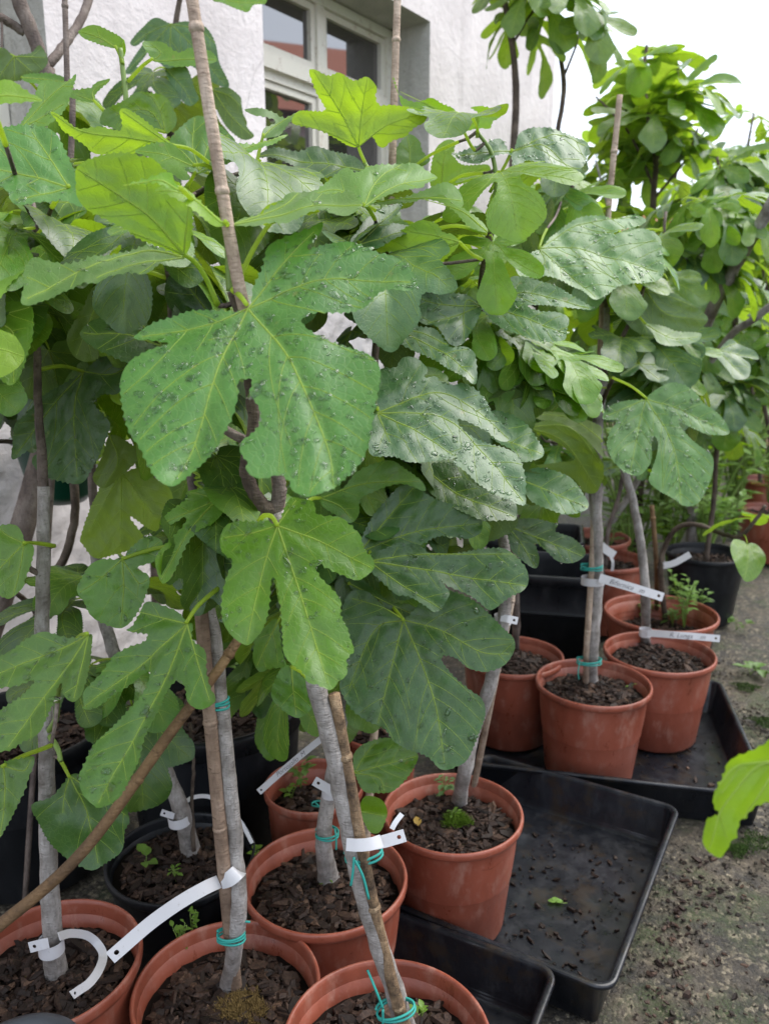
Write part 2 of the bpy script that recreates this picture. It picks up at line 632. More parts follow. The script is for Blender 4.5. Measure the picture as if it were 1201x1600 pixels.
g = Geo()
ZTOPW = 5.6
cuts = [-3.0, s0a, s0b, s1a, s1b, s_end]
# wall face as a grid with real undulation (spatterdash), holes for the two windows
ds = 0.035


def wall_patch(sa, sb, za, zb, step, amp=0.0004):
    ns, nz = max(2, int((sb - sa) / step) + 1), max(2, int((zb - za) / step) + 1)
    ss, zz = np.meshgrid(np.linspace(sa, sb, ns), np.linspace(za, zb, nz))
    e = np.minimum.reduce([ss - sa, sb - ss, zz - za, zb - zz])
    h = (nrg.standard_normal(ss.shape) * amp + 0.003 * np.sin(ss * 7 + 2 * np.sin(zz * 5)) * np.sin(zz * 6)) * (e > 1e-6)
    v = W0 + ss.ravel()[:, None] * WD + h.ravel()[:, None] * WN + zz.ravel()[:, None] * np.array([0, 0, 1.0])
    f = [(j * ns + i, j * ns + i + 1, (j + 1) * ns + i + 1, (j + 1) * ns + i) for j in range(nz - 1) for i in range(ns - 1)]
    g.add(v, f)


wall_patch(-3.0, s_end, -0.05, ZB, 0.02, 0.0038)
for a, b in ((-3.0, s0a), (s0b, s1a), (s1b, s_end)):
    wall_patch(a, b, ZB, ZT, 0.05)
wall_patch(-3.0, s_end, ZT, ZTOPW, 0.1)
# end wall, roofless top and back close the volume
for a, b in (((s_end, 0), (s_end, -5)), ((s_end, -5), (-3, -5)), ((-3, -5), (-3, 0))):
    g.add([wp(a[0], -0.05, a[1]), wp(b[0], -0.05, b[1]), wp(b[0], ZTOPW, b[1]), wp(a[0], ZTOPW, a[1])], [(0, 1, 2, 3)])
g.add([wp(-3, ZTOPW, 0), wp(s_end, ZTOPW, 0), wp(s_end, ZTOPW, -5), wp(-3, ZTOPW, -5)], [(0, 1, 2, 3)])
g.out('wall', M_WALL, house)
v, f = slab(-3.2, s_end + .25, ZTOPW + .004, ZTOPW + .22, -5.2, 0.35)
mk('roof', v, f, mat('roof_eaves', (0.25, 0.12, 0.08), 0.8), house, smooth=False)

REC = 0.17
for wi, (sa, sb) in enumerate(OPEN):
    g = Geo()
    g.add([wp(sb, ZB, 0), wp(sb, ZB, -REC - .1), wp(sb, ZT, -REC - .1), wp(sb, ZT, 0)], [(0, 1, 2, 3)])
    g.add([wp(sa, ZB, 0), wp(sa, ZB, -REC - .1), wp(sa, ZT, -REC - .1), wp(sa, ZT, 0)], [(3, 2, 1, 0)])
    g.add([wp(sa, ZT, 0), wp(sb, ZT, 0), wp(sb, ZT, -REC - .1), wp(sa, ZT, -REC - .1)], [(0, 1, 2, 3)])
    g.add([wp(sa, ZB, 0), wp(sb, ZB, 0), wp(sb, ZB, -REC - .1), wp(sa, ZB, -REC - .1)], [(3, 2, 1, 0)])
    g.out('window_reveal', M_REVEAL, house, smooth=False)
    win = mk('window', *slab(sa + .05, sb - .05, ZB + .02, ZT - .02, -REC - .036, -REC - .032), M_GLASS, house, smooth=False, loc=wp(sa, ZB))
    gf_ = Geo()
    fr = 0.036
    lo, hi, o0, o1 = sa + .004, sb - .004, -REC - .05, -REC
    gf_.add(*slab(lo, lo + fr, ZB + .004, ZT - .004, o0, o1))
    gf_.add(*slab(hi - fr, hi, ZB + .004, ZT - .004, o0, o1))
    gf_.add(*slab(lo + fr, hi - fr, ZT - fr, ZT - .004, o0, o1))
    gf_.add(*slab(lo + fr, hi - fr, ZB + .004, ZB + fr, o0, o1))
    gf_.out('window_frame', M_PAINT, win, smooth=False)
    # transom height and mullion position read from the photograph
    ztr = on_wall(455, 110, REC)[1] if wi == 1 else on_wall(455, 110, REC)[1]
    smu = on_wall(503, 60, REC)[0] if wi == 1 else (sa + sb) / 2
    tr = Geo()
    tr.add(*slab(lo + fr, hi - fr, ztr - .05, ztr + .035, o0, o1 - .006))
    tr.add(*slab(lo + fr, hi - fr, ztr - .02, ztr + .02, o1 - .006, o1 + .012))
    tr.out('transom', M_PAINT, win, smooth=False)
    z0, z1 = ZB + fr, ZT - fr
    for (a, b) in ((lo + fr, smu - .02), (smu + .02, hi - fr)):
        for (c, d) in ((z0, ztr - .05), (ztr + .035, z1)):
            sg = Geo()
            w = 0.024
            oo0, oo1 = o0 + .012, o1 - .014
            sg.add(*slab(a + .002, a + w, c + .002, d - .002, oo0, oo1))
            sg.add(*slab(b - w, b - .002, c + .002, d - .002, oo0, oo1))
            sg.add(*slab(a + w, b - w, d - w, d - .002, oo0, oo1))
            sg.add(*slab(a + w, b - w, c + .002, c + w, oo0, oo1))
            sg.out('sash', M_PAINT, win, smooth=False)
    mu = Geo()
    mu.add(*slab(smu - .02, smu + .02, z0, ztr - .05, o0, o1 - .004))
    mu.add(*slab(smu - .02, smu + .02, ztr + .035, z1, o0, o1 - .004))
    mu.out('mullion', M_PAINT, win, smooth=False)

# house across the yard: its red roof shows in the window panes
M_TILE = mat('red_roof_tile', (0.50, 0.13, 0.06), 0.7)
t = M_TILE.node_tree
wv = nd(t, 'ShaderNodeTexWave')
wv.inputs['Scale'].default_value = 4
t.links.new(objvec(t), wv.inputs[0])
t.links.new(bump(t, wv.outputs[1], 0.8, 0.05), t.nodes['Principled BSDF'].inputs['Normal'])
nb = empty('neighbour_house', (13, 1, 0), 'red roofed house across the yard, mirrored in the window panes', 'house')
mk('wall', *box((10.5, -6, 0), (16, 7.5, 4.4)), M_WALL, nb, smooth=False, loc=(13, 1, 0))
v = [(10.0, -6.4, 4.4), (10.0, 7.9, 4.4), (13.2, 7.9, 6.35), (13.2, -6.4, 6.35), (16.4, 7.9, 4.4), (16.4, -6.4, 4.4)]
mk('roof', v, [(0, 3, 2, 1), (3, 5, 4, 2), (0, 5, 3), (1, 2, 4)], M_TILE, nb, smooth=False, loc=(13, 1, 0))

# pinkish outbuilding seen in glimpses through the leaves at the right
M_PINK = stucco('salmon_plaster', (0.50, 0.27, 0.19), (0.62, 0.40, 0.31), 30, 0.4)
ob = empty('outbuilding', (6.2, 8.2, 0), 'salmon plastered outbuilding glimpsed through the leaves at the far right', 'outbuilding')
mk('wall', *box((2.6, 7.6, 0), (11, 10, 1.75)), M_PINK, ob, smooth=False, loc=(6.2, 8.2, 0))
v = [(2.4, 7.3, 1.75), (11.2, 7.3, 1.75), (11.2, 8.8, 2.25), (2.4, 8.8, 2.25), (2.4, 10.3, 1.75), (11.2, 10.3, 1.75)]
mk('roof', v, [(0, 1, 2, 3), (3, 2, 5, 4), (0, 3, 4), (1, 5, 2)], M_TILE, ob, smooth=False, loc=(6.2, 8.2, 0))
# ------------------------------------------------------------------ plastics
def pot_material(name, c0, c1, c2, lime):
    m = mat(name, c1, 0.42, 0.45)
    t = m.node_tree
    p = t.nodes['Principled BSDF']
    ov = objvec(t)
    mp = nd(t, 'ShaderNodeMapping')
    mp.inputs['Scale'].default_value = (1, 1, 0.45)
    oi = nd(t, 'ShaderNodeObjectInfo')
    ad = nd(t, 'ShaderNodeVectorMath', operation='ADD')
    sc = nd(t, 'ShaderNodeVectorMath', operation='SCALE')
    sc.inputs['Scale'].default_value = 13.0
    t.links.new(oi.outputs['Location'], sc.inputs[0])
    t.links.new(ov, ad.inputs[0])
    t.links.new(sc.outputs[0], ad.inputs[1])
    t.links.new(ad.outputs[0], mp.inputs[0])
    n1 = noise(t, mp.outputs[0], 7, 6, 0.6)
    n2 = noise(t, mp.outputs[0], 26, 7, 0.75)
    n3 = noise(t, ad.outputs[0], 160, 3)
    c = ramp(t, n1, [(0.32, c0), (0.5, c1), (0.68, c2)])
    c = mixc(t, ramp(t, n2, [(0.52, (0, 0, 0)), (0.72, (0.6,) * 3)]), c, lime)
    c = mixc(t, ramp(t, n2, [(0.30, (0.3,) * 3), (0.42, (0, 0, 0))]), c, tuple(x * .35 for x in c0))
    c = mixc(t, ramp(t, n3, [(0.74, (0, 0, 0)), (0.80, (0.4,) * 3)]), c, (0.05, 0.035, 0.025))
    t.links.new(c, p.inputs['Base Color'])
    t.links.new(ramp(t, n2, [(0.35, (0.25,) * 3), (0.65, (0.58,) * 3)]), p.inputs['Roughness'])
    t.links.new(bump(t, math_(t, 'ADD', n2, n3), 0.12, 0.002), p.inputs['Normal'])
    return m


M_POT = pot_material('terracotta_plastic', (0.14, 0.036, 0.021), (0.23, 0.060, 0.034), (0.29, 0.086, 0.053), (0.36, 0.20, 0.15))
M_BLACK = pot_material('black_plastic', (0.005, 0.0055, 0.0065), (0.009, 0.010, 0.012), (0.015, 0.016, 0.019), (0.03, 0.03, 0.031))
M_BLACK.node_tree.nodes['Principled BSDF'].inputs['Specular IOR Level'].default_value = 0.25
M_TRAY = pot_material('wet_black_tray', (0.004, 0.005, 0.007), (0.007, 0.008, 0.011), (0.012, 0.014, 0.019), (0.030, 0.031, 0.035))
t = M_TRAY.node_tree
t.links.new(ramp(t, noise(t, objvec(t), 9, 5, .6), [(.47, (0, 0, 0)), (.60, (.45,) * 3)]), t.nodes['Principled BSDF'].inputs['Coat Weight'])
lk = t.nodes['Principled BSDF'].inputs['Base Color'].links[0].from_socket
t.links.new(mixc(t, ramp(t, noise(t, objvec(t), 14, 6, .7), [(.52, (0, 0, 0)), (.62, (.8,) * 3)]), lk, (.020, .014, .009)), t.nodes['Principled BSDF'].inputs['Base Color'])
t.nodes['Principled BSDF'].inputs['Coat Roughness'].default_value = .1
M_TRAY.node_tree.nodes['Principled BSDF'].inputs['Specular IOR Level'].default_value = 0.25
M_TRAY.node_tree.nodes['Principled BSDF'].inputs['Coat Roughness'].default_value = 0.12
M_MOSS = mat('moss', (0.085, 0.15, 0.012), 0.9, 0.2)
M_MOSSB = mat('brown_moss', (0.17, 0.115, 0.042), 0.9, 0.2)
M_WEED = leaf_material()
M_WEED.name = 'weed_leaf'

POTS = {}


def pot_at(key, x, y, w, z):
    yo = (y - CY) / F
    d = (H - z) / (yo * math.cos(PITCH) + math.sin(PITCH))
    p = P(x, y, d)
    return p[0], p[1], w / 2 * d / F


def pot(key, x, y, w, z, label, black=False, soil=.045, base=0.012, chips=420, group=None, big=False, rs=.97, cs=(.0068, .013)):
    cx, cy, R = pot_at(key, x, y, w, z)
    R *= rs
    hp = z - base
    root = empty('plant_pot', (cx, cy, base), label, 'plant pot', group or ('black plastic pots' if black else 'terracotta coloured plastic pots'))
    br = .76
    if big:
        pr = [(0, .0), (.80, 0), (.81, .01), (.93, .86), (.935, .87), (1.0, .875), (1.0, .975), (.985, 1), (.96, 1), (.945, .985), (.93, .86), (.90, .55)]
    else:
        pr = [(0, .0), (br - .03, 0), (br - .01, .006), (br, .02), (br + .01, .04), (.885, .70), (.889, .705), (.884, .712), (.889, .719), (.897, .765), (.902, .77), (.896, .778), (.904, .786), (.92, .915), (.965, .925),
              (.992, .935), (1.0, .955), (1.0, .98), (.99, .995), (.972, 1.0), (.955, .995), (.943, .975), (.925, .90), (.912, .80), (.90, .70), (.86, .5)]
    v, f = lathe([(r * R, zz * hp) for r, zz in pr], 72, (cx, cy, base), 0.006)
    mk('pot_body', v, f, M_BLACK if black else M_POT, root, loc=(cx, cy, base))
    zs = z - soil
    rs_ = R * (.91 if not big else .915)
    n1, n2 = 10, 48
    V = [(cx, cy, zs + .006)]
    for i in range(1, n1 + 1):
        for k in range(n2):
            a = 2 * math.pi * k / n2
            q = rs_ * i / n1
            V.append((cx + q * math.cos(a), cy + q * math.sin(a), zs + .006 * (1 - (i / n1)**2) + nrg.normal(0, .0022)))
    fs = [(0, 1 + k, 1 + (k + 1) % n2) for k in range(n2)]
    for i in range(n1 - 1):
        for k in range(n2):
            a, b = 1 + i * n2 + k, 1 + i * n2 + (k + 1) % n2
            fs.append((a, a + n2, b + n2, b))
    mk('soil', V, fs, M_SOIL, root, loc=(cx, cy, zs))
    if chips:
        chip_disc('bark_chips', (cx, cy, zs + .004), rs_ - .017, int(1.75 * chips * (R / .13)**2), cs[0], cs[1], root, dome=.006)
    POTS[key] = dict(root=root, c=np.array([cx, cy, zs]), R=R, z=z)
    return root


pot('F', 605, 1622, 340, .28, 'terracotta plastic pot nearest the viewer, cut by the bottom edge of the picture', chips=620)
pot('L1', 75, 1500, 290, .28, 'terracotta plastic pot in the bottom left corner with a curled white tag', chips=560)
pot('L2', 354, 1540, 300, .25, 'terracotta plastic pot with brown moss at the foot of its trunk', chips=600)
pot('M', 508, 1368, 264, .26, 'terracotta plastic pot behind the nearest tied trunk, its whole rim in view', chips=620)
pot('A', 707, 1266, 226, .245, 'tall terracotta plastic pot with a green moss tuft standing in the middle tray', chips=560)
pot('B', 927, 1064, 183, .26, 'terracotta plastic pot with a tied trunk at the front of the far tray', chips=520)
pot('C', 1030, 1017, 174, .26, 'terracotta plastic pot with lime streaks at the right of the far tray', chips=420)
pot('D', 1032, 955, 178, .26, 'wide terracotta plastic pot full of weeds behind the far tray', soil=.085, chips=200)
pot('E', 800, 1022, 164, .25, 'terracotta plastic pot half hidden behind the big dark leaf, left in the far tray', chips=420)
pot('N', 490, 1225, 160, .26, 'small terracotta plastic pot against the black tub with a slanting white tag', chips=220, soil=.055)
pot('N2', 592, 1135, 130, .26, 'small terracotta plastic pot glimpsed between the trunk and the big dark leaf', chips=160)
pot('J', 283, 1335, 236, .235, 'black rimmed plastic pot with a tilted grey trunk behind the long white tag', black=True, chips=420, soil=.03)
pot('K1', 330, 1090, 300, .34, 'large black plastic tub behind the diagonal brown cane', black=True, big=True, chips=300, soil=.06)
pot('K2', 30, 1130, 280, .33, 'large black plastic tub at the left edge below the stucco wall', black=True, big=True, chips=300, soil=.06)
pot('G1', 945, 872, 130, .28, 'terracotta plastic pot behind the tied trunk of the far tray', chips=120)
pot('G2', 925, 838, 120, .30, 'terracotta plastic pot farthest back beside the black crates', chips=60)
pot('H', 1103, 862, 125, .28, 'round black plastic pot standing on the concrete at the right', black=True, chips=120)
pot('I', 1207, 795, 105, .26, 'terracotta pot cut by the right edge behind the round black pot', chips=60)
pot('I2', 1190, 748, 82, .30, 'terracotta pot farthest away at the right edge', chips=0)


# ------------------------------------------------------------------ trays
def rrect(L, Wd, r, n=7):
    pts = []
    for (cx, cy, a0) in ((L / 2 - r, Wd / 2 - r, 0), (-L / 2 + r, Wd / 2 - r, 90), (-L / 2 + r, -Wd / 2 + r, 180), (L / 2 - r, -Wd / 2 + r, 270)):
        for k in range(n):
            a = math.radians(a0 + 90 * k / (n - 1))
            pts.append((cx + r * math.cos(a), cy + r * math.sin(a)))
    return np.array(pts)


def loft(rings):
    V = np.concatenate(rings)
    n = len(rings[0])
    f = []
    for i in range(len(rings) - 1):
        for k in range(n):
            k2 = (k + 1) % n
            f.append((i * n + k, i * n + k2, (i + 1) * n + k2, (i + 1) * n + k))
    f.append(tuple(range(n - 1, -1, -1)))
    f.append(tuple((len(rings) - 1) * n + k for k in range(n)))
    return V, f


def tray(corner, ang, L, Wd, hgt, label, z0=.001, r=.035):
    """corner: right-hand rear corner; u runs along the right edge away from the viewer"""
    u = np.array([math.sin(math.radians(ang)), math.cos(math.radians(ang))])
    v = np.array([-u[1], u[0]])
    c = np.array(corner) - u * L / 2 + v * Wd / 2

    def ring(dl, z):
        q = rrect(L + dl, Wd + dl, max(r + dl / 2, .01))
        xy = c + q[:, :1] * u + q[:, 1:] * v
        return np.column_stack([xy, np.full(len(xy), z)])
    rings = [ring(-.055, z0), ring(-.03, hgt * .82), ring(-.026, hgt * .83), ring(-.022, hgt * .9), ring(0, hgt * .905), ring(.002, hgt * .97), ring(-.003, hgt), ring(-.016, hgt),
             ring(-.022, hgt * .985), ring(-.028, hgt * .93), ring(-.05, z0 + .016), ring(-.062, z0 + .0065), ring(-.075, z0 + .006)]
    vv, ff = loft(rings)
    o = mk('plant_tray', vv, ff, M_TRAY, loc=(c[0], c[1], z0))
    md = o.modifiers.new('b', 'BEVEL')
    md.width = .0015
    md.segments = 1
    md.limit_method = 'ANGLE'
    md.angle_limit = math.radians(35)
    tag(o, label, 'plant tray', 'black plastic plant trays')
    return o, c, u, v


T1 = tray((.650, 1.56), 30, .58, .47, .10, 'wet black tray with scattered bark and one fallen green leaflet, half empty')
T0 = tray((.288, 1.108), 27, .62, .52, .10, 'black tray under the three nearest pots at the bottom')
T2 = tray((1.0, 2.20), 12, .615, .74, .10, 'black tray under the far row of terracotta pots')
# litter lying in the half empty tray
c, u, v = T1[1:]
n = 150
a, b = nrg.uniform(-.23, .20, n), nrg.uniform(-.19, .05, n)
xy = c + a[:, None] * u + b[:, None] * v
pos = np.column_stack([xy, np.full(n, .010)])
vv, ff, sh = chips_geo(pos, np.clip(np.exp(nrg.normal(math.log(.0032), .6, n)), .001, .0085), .35, .25, 1.8)
sh = np.array(sh) * .55
o = mk('bark_litter', vv, ff, M_CHIP, smooth=False)
shade_attr(o, sh)
tag(o, 'dark bark crumbs washed together on the floor of the half empty tray', 'bark litter', kind='stuff')
c, u, v = T2[1:]
n = 40
xy = c + nrg.uniform(-.2, .2, n)[:, None] * u + nrg.uniform(-.33, -.1, n)[:, None] * v
vv, ff, sh = chips_geo(np.column_stack([xy, np.full(n, .009)]), np.exp(nrg.normal(math.log(.004), .5, n)), .35, .25, 1.8)
o = mk('bark_litter', vv, ff, M_CHIP, smooth=False)
shade_attr(o, sh)
tag(o, 'a few bark crumbs on the floor of the far tray', 'bark litter', kind='stuff')


# ------------------------------------------------------------------ black crates behind the pots
def crate(corner, ang, L, Wd, hgt, label):
    u = np.array([math.sin(math.radians(ang)), math.cos(math.radians(ang))])
    v = np.array([-u[1], u[0]])
    c = np.array(corner) + u * L / 2 + v * Wd / 2

    def ring(dl, z):
        q = rrect(L + dl, Wd + dl, .03)
        return np.column_stack([c + q[:, :1] * u + q[:, 1:] * v, np.full(len(q), z)])
    h = hgt
    rings = [ring(-.06, .0), ring(-.02, h * .6), ring(-.01, h * .605), ring(-.008, h * .62), ring(-.018, h * .63), ring(-.012, h * .90), ring(.006, h * .905), ring(.008, h * .99), ring(0, h), ring(-.02, h), ring(-.025, h * .98), ring(-.03, h * .9), ring(-.06, .02)]
    vv, ff = loft(rings)
    o = mk('nursery_crate', vv, ff, M_BLACK, loc=(c[0], c[1], 0))
    tag(o, label, 'crate', 'black square nursery containers')
    md = o.modifiers.new('b', 'BEVEL')
    md.width = .003
    md.limit_method = 'ANGLE'
    md.angle_limit = math.radians(40)


crate((.70, 2.42), 12, .30, .34, .34, 'black square container behind the tied trunk of the far tray')
crate((.72, 2.78), 12, .30, .36, .36, 'second black square container, farther back near the wall')

# dark grey upturned pot in the bottom left corner
UPC = (-.408, .722, 0)
v, f = lathe([(.094, 0), (.090, .012), (.078, .31), (.073, .328), (.060, .336), (.050, .337), (.044, .331), (0, .329)], 48, UPC)
tag(mk('upturned_pot', v, f, mat('grey_plastic', (.040, .046, .056), .42), loc=UPC), 'dark grey plastic pot turned upside down in the bottom left corner', 'plant pot')

# dark green bucket hung on the wall at the left
pb = P(95, 735, 1.85)
M_GREENP = mat('green_plastic', (.004, .055, .030), .3)
root = empty('bucket', pb, 'dark green plastic bucket hanging low on the stucco wall at the left', 'bucket')
v, f = lathe([(0, -.075), (.05, -.072), (.07, -.05), (.095, .065), (.102, .068), (.102, .08), (.094, .08), (.085, .05), (.06, -.05), (0, -.06)], 40, pb)
mk('bucket_body', v, f, M_GREENP, root, loc=pb)
q = [pb + np.array([.10 * math.cos(a), 0, .07 + .11 * math.sin(a)]) for a in np.linspace(0, math.pi, 14)]
hook = P(95, 735, 1.85) + np.array([0, 0, .18])
ww = hook - WN * ((hook - W0) @ WN)
mk('handle', *tube(q, .003, 6), M_GREENP, root, loc=pb)
mk('hook', *tube([hook, hook * .5 + ww * .5 + (0, 0, .02), ww], .003, 6), M_BARKD, root, loc=pb)
# ------------------------------------------------------------------ fig trees: roots, trunks, branches
TREES = {}


def tree(key, at, label, group='potted young fig trees'):
    root = empty('fig_tree', at, label, 'fig tree', group)
    TREES[key] = dict(root=root, stems=[])
    return root


def line(pts, n=6):
    """[(px, py, depth), ...] -> smooth world polyline"""
    p = np.array(pts, float)
    return smooth_line(P(p[:, 0], p[:, 1], p[:, 2]), n)


def knotty(r, n, amp=.07):
    k = np.ones(n)
    for _ in range(max(2, n // 5)):
        i = rnd.uniform(0, n)
        k += amp * rnd.uniform(.4, 1.2) * np.exp(-((np.arange(n) - i) / 1.0)**2)
    k *= .95
    k *= 1 + .012 * nrg.standard_normal(n)
    return np.interp(np.linspace(0, 1, n), np.linspace(0, 1, len(r)), r) * k


def stem(key, pts, r, m=None, name='branch', world=False, amp=.08, sides=10, nn=6):
    T = TREES[key]
    q = smooth_line(pts, nn) if world else line(pts, nn)
    if name == 'trunk' or amp > 0:
        q[1:-1] += nrg.normal(0, .0005, q[1:-1].shape)
    rad = knotty(np.atleast_1d(np.array(r, float)), len(q), amp)
    if name == 'trunk':
        rad *= 1 + .35 * np.exp(-np.linalg.norm(q - q[0], axis=1) / .022)
    v, f = tube(q, rad, sides)
    mk(name, v, f, m or M_BARK, T['root'], loc=q[0])
    T['stems'].append(q)
    return q


def soilpt(k, dx=0, dy=0):
    return POTS[k]['c'] + np.array([dx, dy, -.01])


def root_of(k, x, y):
    """where the sight line through photo pixel x, y meets the soil of pot k"""
    q = on_z(x, y, POTS[k]['c'][2])
    return q


# F: nearest tree
qf = root_of('F', 640, 1625)
tree('F', qf, 'nearest fig tree, pale trunk tied to a weathered cane, bearing the biggest dewy leaf')
stem('F', [P(600, 1500, .955), P(566, 1390, .93), P(545, 1290, .91), P(522, 1180, .885), P(498, 1085, .87), P(478, 1000, .86), P(455, 900, .845), P(432, 800, .83)][::-1][::-1] if False else
     [qf, P(600, 1500, .955), P(566, 1390, .93), P(545, 1290, .91), P(522, 1180, .885), P(498, 1085, .87), P(478, 1000, .86), P(455, 900, .845), P(430, 800, .83)], (.0125, .0118, .011, .0105, .0095), M_BARK, 'trunk', world=True)
stem('F', [(430, 800, .83), (437, 765, .825), (430, 735, .82), (405, 700, .81), (350, 670, .80), (310, 640, .80)], (.0085, .006, .004), M_BARKB)
stem('F', [(430, 800, .83), (408, 785, .82), (390, 755, .81), (384, 720, .80), (396, 660, .79), (390, 600, .785), (385, 540, .775), (372, 490, .765), (360, 455, .755)], (.008, .0065, .005, .004), M_BARKD, amp=.16)
stem('F', [(360, 455, .755), (358, 420, .75), (357, 385, .745), (356, 352, .74)], (.0042, .0035), M_GREENSTEM, amp=0)
# L1
q = root_of('L1', 88, 1532)
tree('L1', q, 'fig tree with a straight grey trunk in the bottom left pot')
stem('L1', [q, P(78, 1400, 1.075), P(74, 1300, 1.06), P(72, 1150, 1.04), P(66, 1020, 1.02), P(68, 900, 1.0), P(68, 760, .985)], (.0145, .012, .0105, .009, .0075), M_BARK, 'trunk', world=True)
stem('L1', [(68, 760, .985), (60, 640, .975), (55, 520, .96), (35, 430, .93), (60, 350, .92)], (.0065, .004, .003), M_BARKB)
stem('L1', [(68, 900, 1.0), (30, 880, .98), (-20, 860, .97)], (.004, .003), M_BARKB)
stem('L1', [(74, 1145, 1.04), (88, 1120, 1.0), (92, 1070, .95), (110, 1010, .90)], (.004, .0035, .003), M_GREENSTEM, amp=0)
stem('L1', [(74, 1145, 1.04), (90, 1170, 1.02), (95, 1190, 1.01)], (.004, .003), M_GREENSTEM, amp=0)
# L2
q = root_of('L2', 355, 1552)
tree('L2', q, 'fig tree tied to a brown cane with teal twine, brown moss at its foot')
stem('L2', [q, P(372, 1440, 1.055), P(368, 1340, 1.03), P(358, 1220, 1.0), P(345, 1090, .975), P(335, 1000, .955), P(322, 930, .94)], (.0125, .011, .0095, .008), M_BARK, 'trunk', world=True)
stem('L2', [(322, 930, .94), (312, 850, .935), (300, 760, .93), (285, 640, .93), (270, 520, .92), (262, 420, .90), (250, 330, .88)], (.007, .005, .003), M_BARKB)
stem('L2', [(322, 930, .94), (345, 915, .90), (400, 905, .87)], (.004, .003), M_GREENSTEM, amp=0)
# M
q = root_of('M', 515, 1382)
tree('M', q, 'fig tree with a short grey leaning trunk behind the nearest trunk')
stem('M', [q, P(506, 1320, 1.29), P(512, 1250, 1.28), P(526, 1170, 1.265), P(540, 1080, 1.25), P(550, 950, 1.22)], (.016, .0135, .0115, .0105, .009), M_BARK, 'trunk', world=True)
stem('M', [(550, 950, 1.22), (562, 820, 1.2), (575, 700, 1.18), (585, 580, 1.15), (590, 450, 1.12), (600, 340, 1.10)], (.008, .006, .0035), M_BARKB)
stem('M', [(600, 340, 1.10), (592, 290, 1.11), (570, 255, 1.14)], (.0035, .003), M_GREENSTEM, amp=0)
stem('M', [(592, 470, 1.125), (545, 380, 1.14), (500, 310, 1.15), (450, 275, 1.16)], (.004, .003), M_BARKB)
stem('M', [(562, 820, 1.2), (620, 760, 1.18), (690, 690, 1.15), (720, 640, 1.12)], (.006, .004), M_BARKB)
# A
q = root_of('A', 716, 1258)
tree('A', q, 'fig tree with a curved pale trunk beside the green moss tuft')
stem('A', [q, P(724, 1215, 1.47), P(738, 1150, 1.45), P(765, 1070, 1.42), P(785, 980, 1.39), P(790, 890, 1.37), P(778, 770, 1.34), P(771, 650, 1.31), P(768, 575, 1.29)], (.015, .0135, .012, .0105, .009, .008), M_BARK, 'trunk', world=True)
stem('A', [(768, 575, 1.29), (757, 515, 1.27), (752, 470, 1.26), (758, 410, 1.25), (768, 340, 1.24)], (.0085, .0065), M_BARKD, amp=.2)
stem('A', [(768, 340, 1.24), (775, 290, 1.23), (768, 240, 1.22), (745, 205, 1.21)], (.0045, .003), M_GREENSTEM, amp=0)
stem('A', [(772, 585, 1.29), (782, 545, 1.28), (800, 490, 1.27)], (.005, .003), M_BARKD, amp=.2)
stem('A', [(772, 620, 1.30), (800, 615, 1.3), (830, 595, 1.3), (860, 560, 1.3)], (.0045, .003), M_BARKD, amp=.2)
# J
q = root_of('J', 300, 1338)
tree('J', q, 'fig tree with a tilted grey trunk in the black rimmed pot')
stem('J', [q, P(283, 1265, 1.37), P(255, 1200, 1.36), P(225, 1135, 1.345), P(195, 1065, 1.33), P(160, 960, 1.31), P(150, 850, 1.29)], (.0165, .0145, .0125, .011, .009), M_BARK, 'trunk', world=True)
stem('J', [(150, 850, 1.29), (142, 700, 1.27), (140, 600, 1.25), (160, 480, 1.22), (185, 380, 1.18), (197, 250, 1.14)], (.008, .005, .0035), M_BARKB)
stem('J', [(197, 250, 1.14), (197, 160, 1.13), (192, 110, 1.125), (188, 75, 1.12)], (.0042, .0035), M_GREENSTEM, amp=0)
stem('J', [(160, 480, 1.22), (100, 430, 1.15), (40, 330, 1.05), (10, 280, 1.0)], (.005, .003), M_BARKB)
stem('J', [(185, 380, 1.18), (260, 330, 1.15), (330, 290, 1.12), (400, 260, 1.1)], (.005, .003), M_BARKB)
stem('J', [(303, 1330, 1.385), (300, 1250, 1.375), (303, 1190, 1.365), (296, 1130, 1.355)], (.004, .003, .0025), M_BARKD)
# B
q = root_of('B', 922, 1070)
tree('B', q, 'fig tree with a flaking grey trunk tied to a brown stake in the far tray')
stem('B', [q, P(923, 1010, 1.985), P(930, 940, 1.96), P(933, 860, 1.93), P(930, 760, 1.9), P(935, 640, 1.87), P(942, 560, 1.85), P(945, 480, 1.82)], (.019, .0165, .0145, .0135, .012), M_BARK, 'trunk', world=True, amp=.2)
stem('B', [(945, 480, 1.82), (930, 420, 1.78), (905, 350, 1.72), (890, 280, 1.66), (880, 220, 1.62)], (.008, .005, .0035), M_BARKB)
stem('B', [(938, 600, 1.86), (955, 560, 1.8), (985, 500, 1.74), (1010, 440, 1.7)], (.006, .004), M_BARKB)
stem('B', [(935, 640, 1.87), (948, 610, 1.78), (958, 590, 1.70)], (.006, .0045), M_BARKD)
stem('B', [(930, 760, 1.9), (900, 720, 1.82), (860, 690, 1.74)], (.005, .003), M_BARKB)
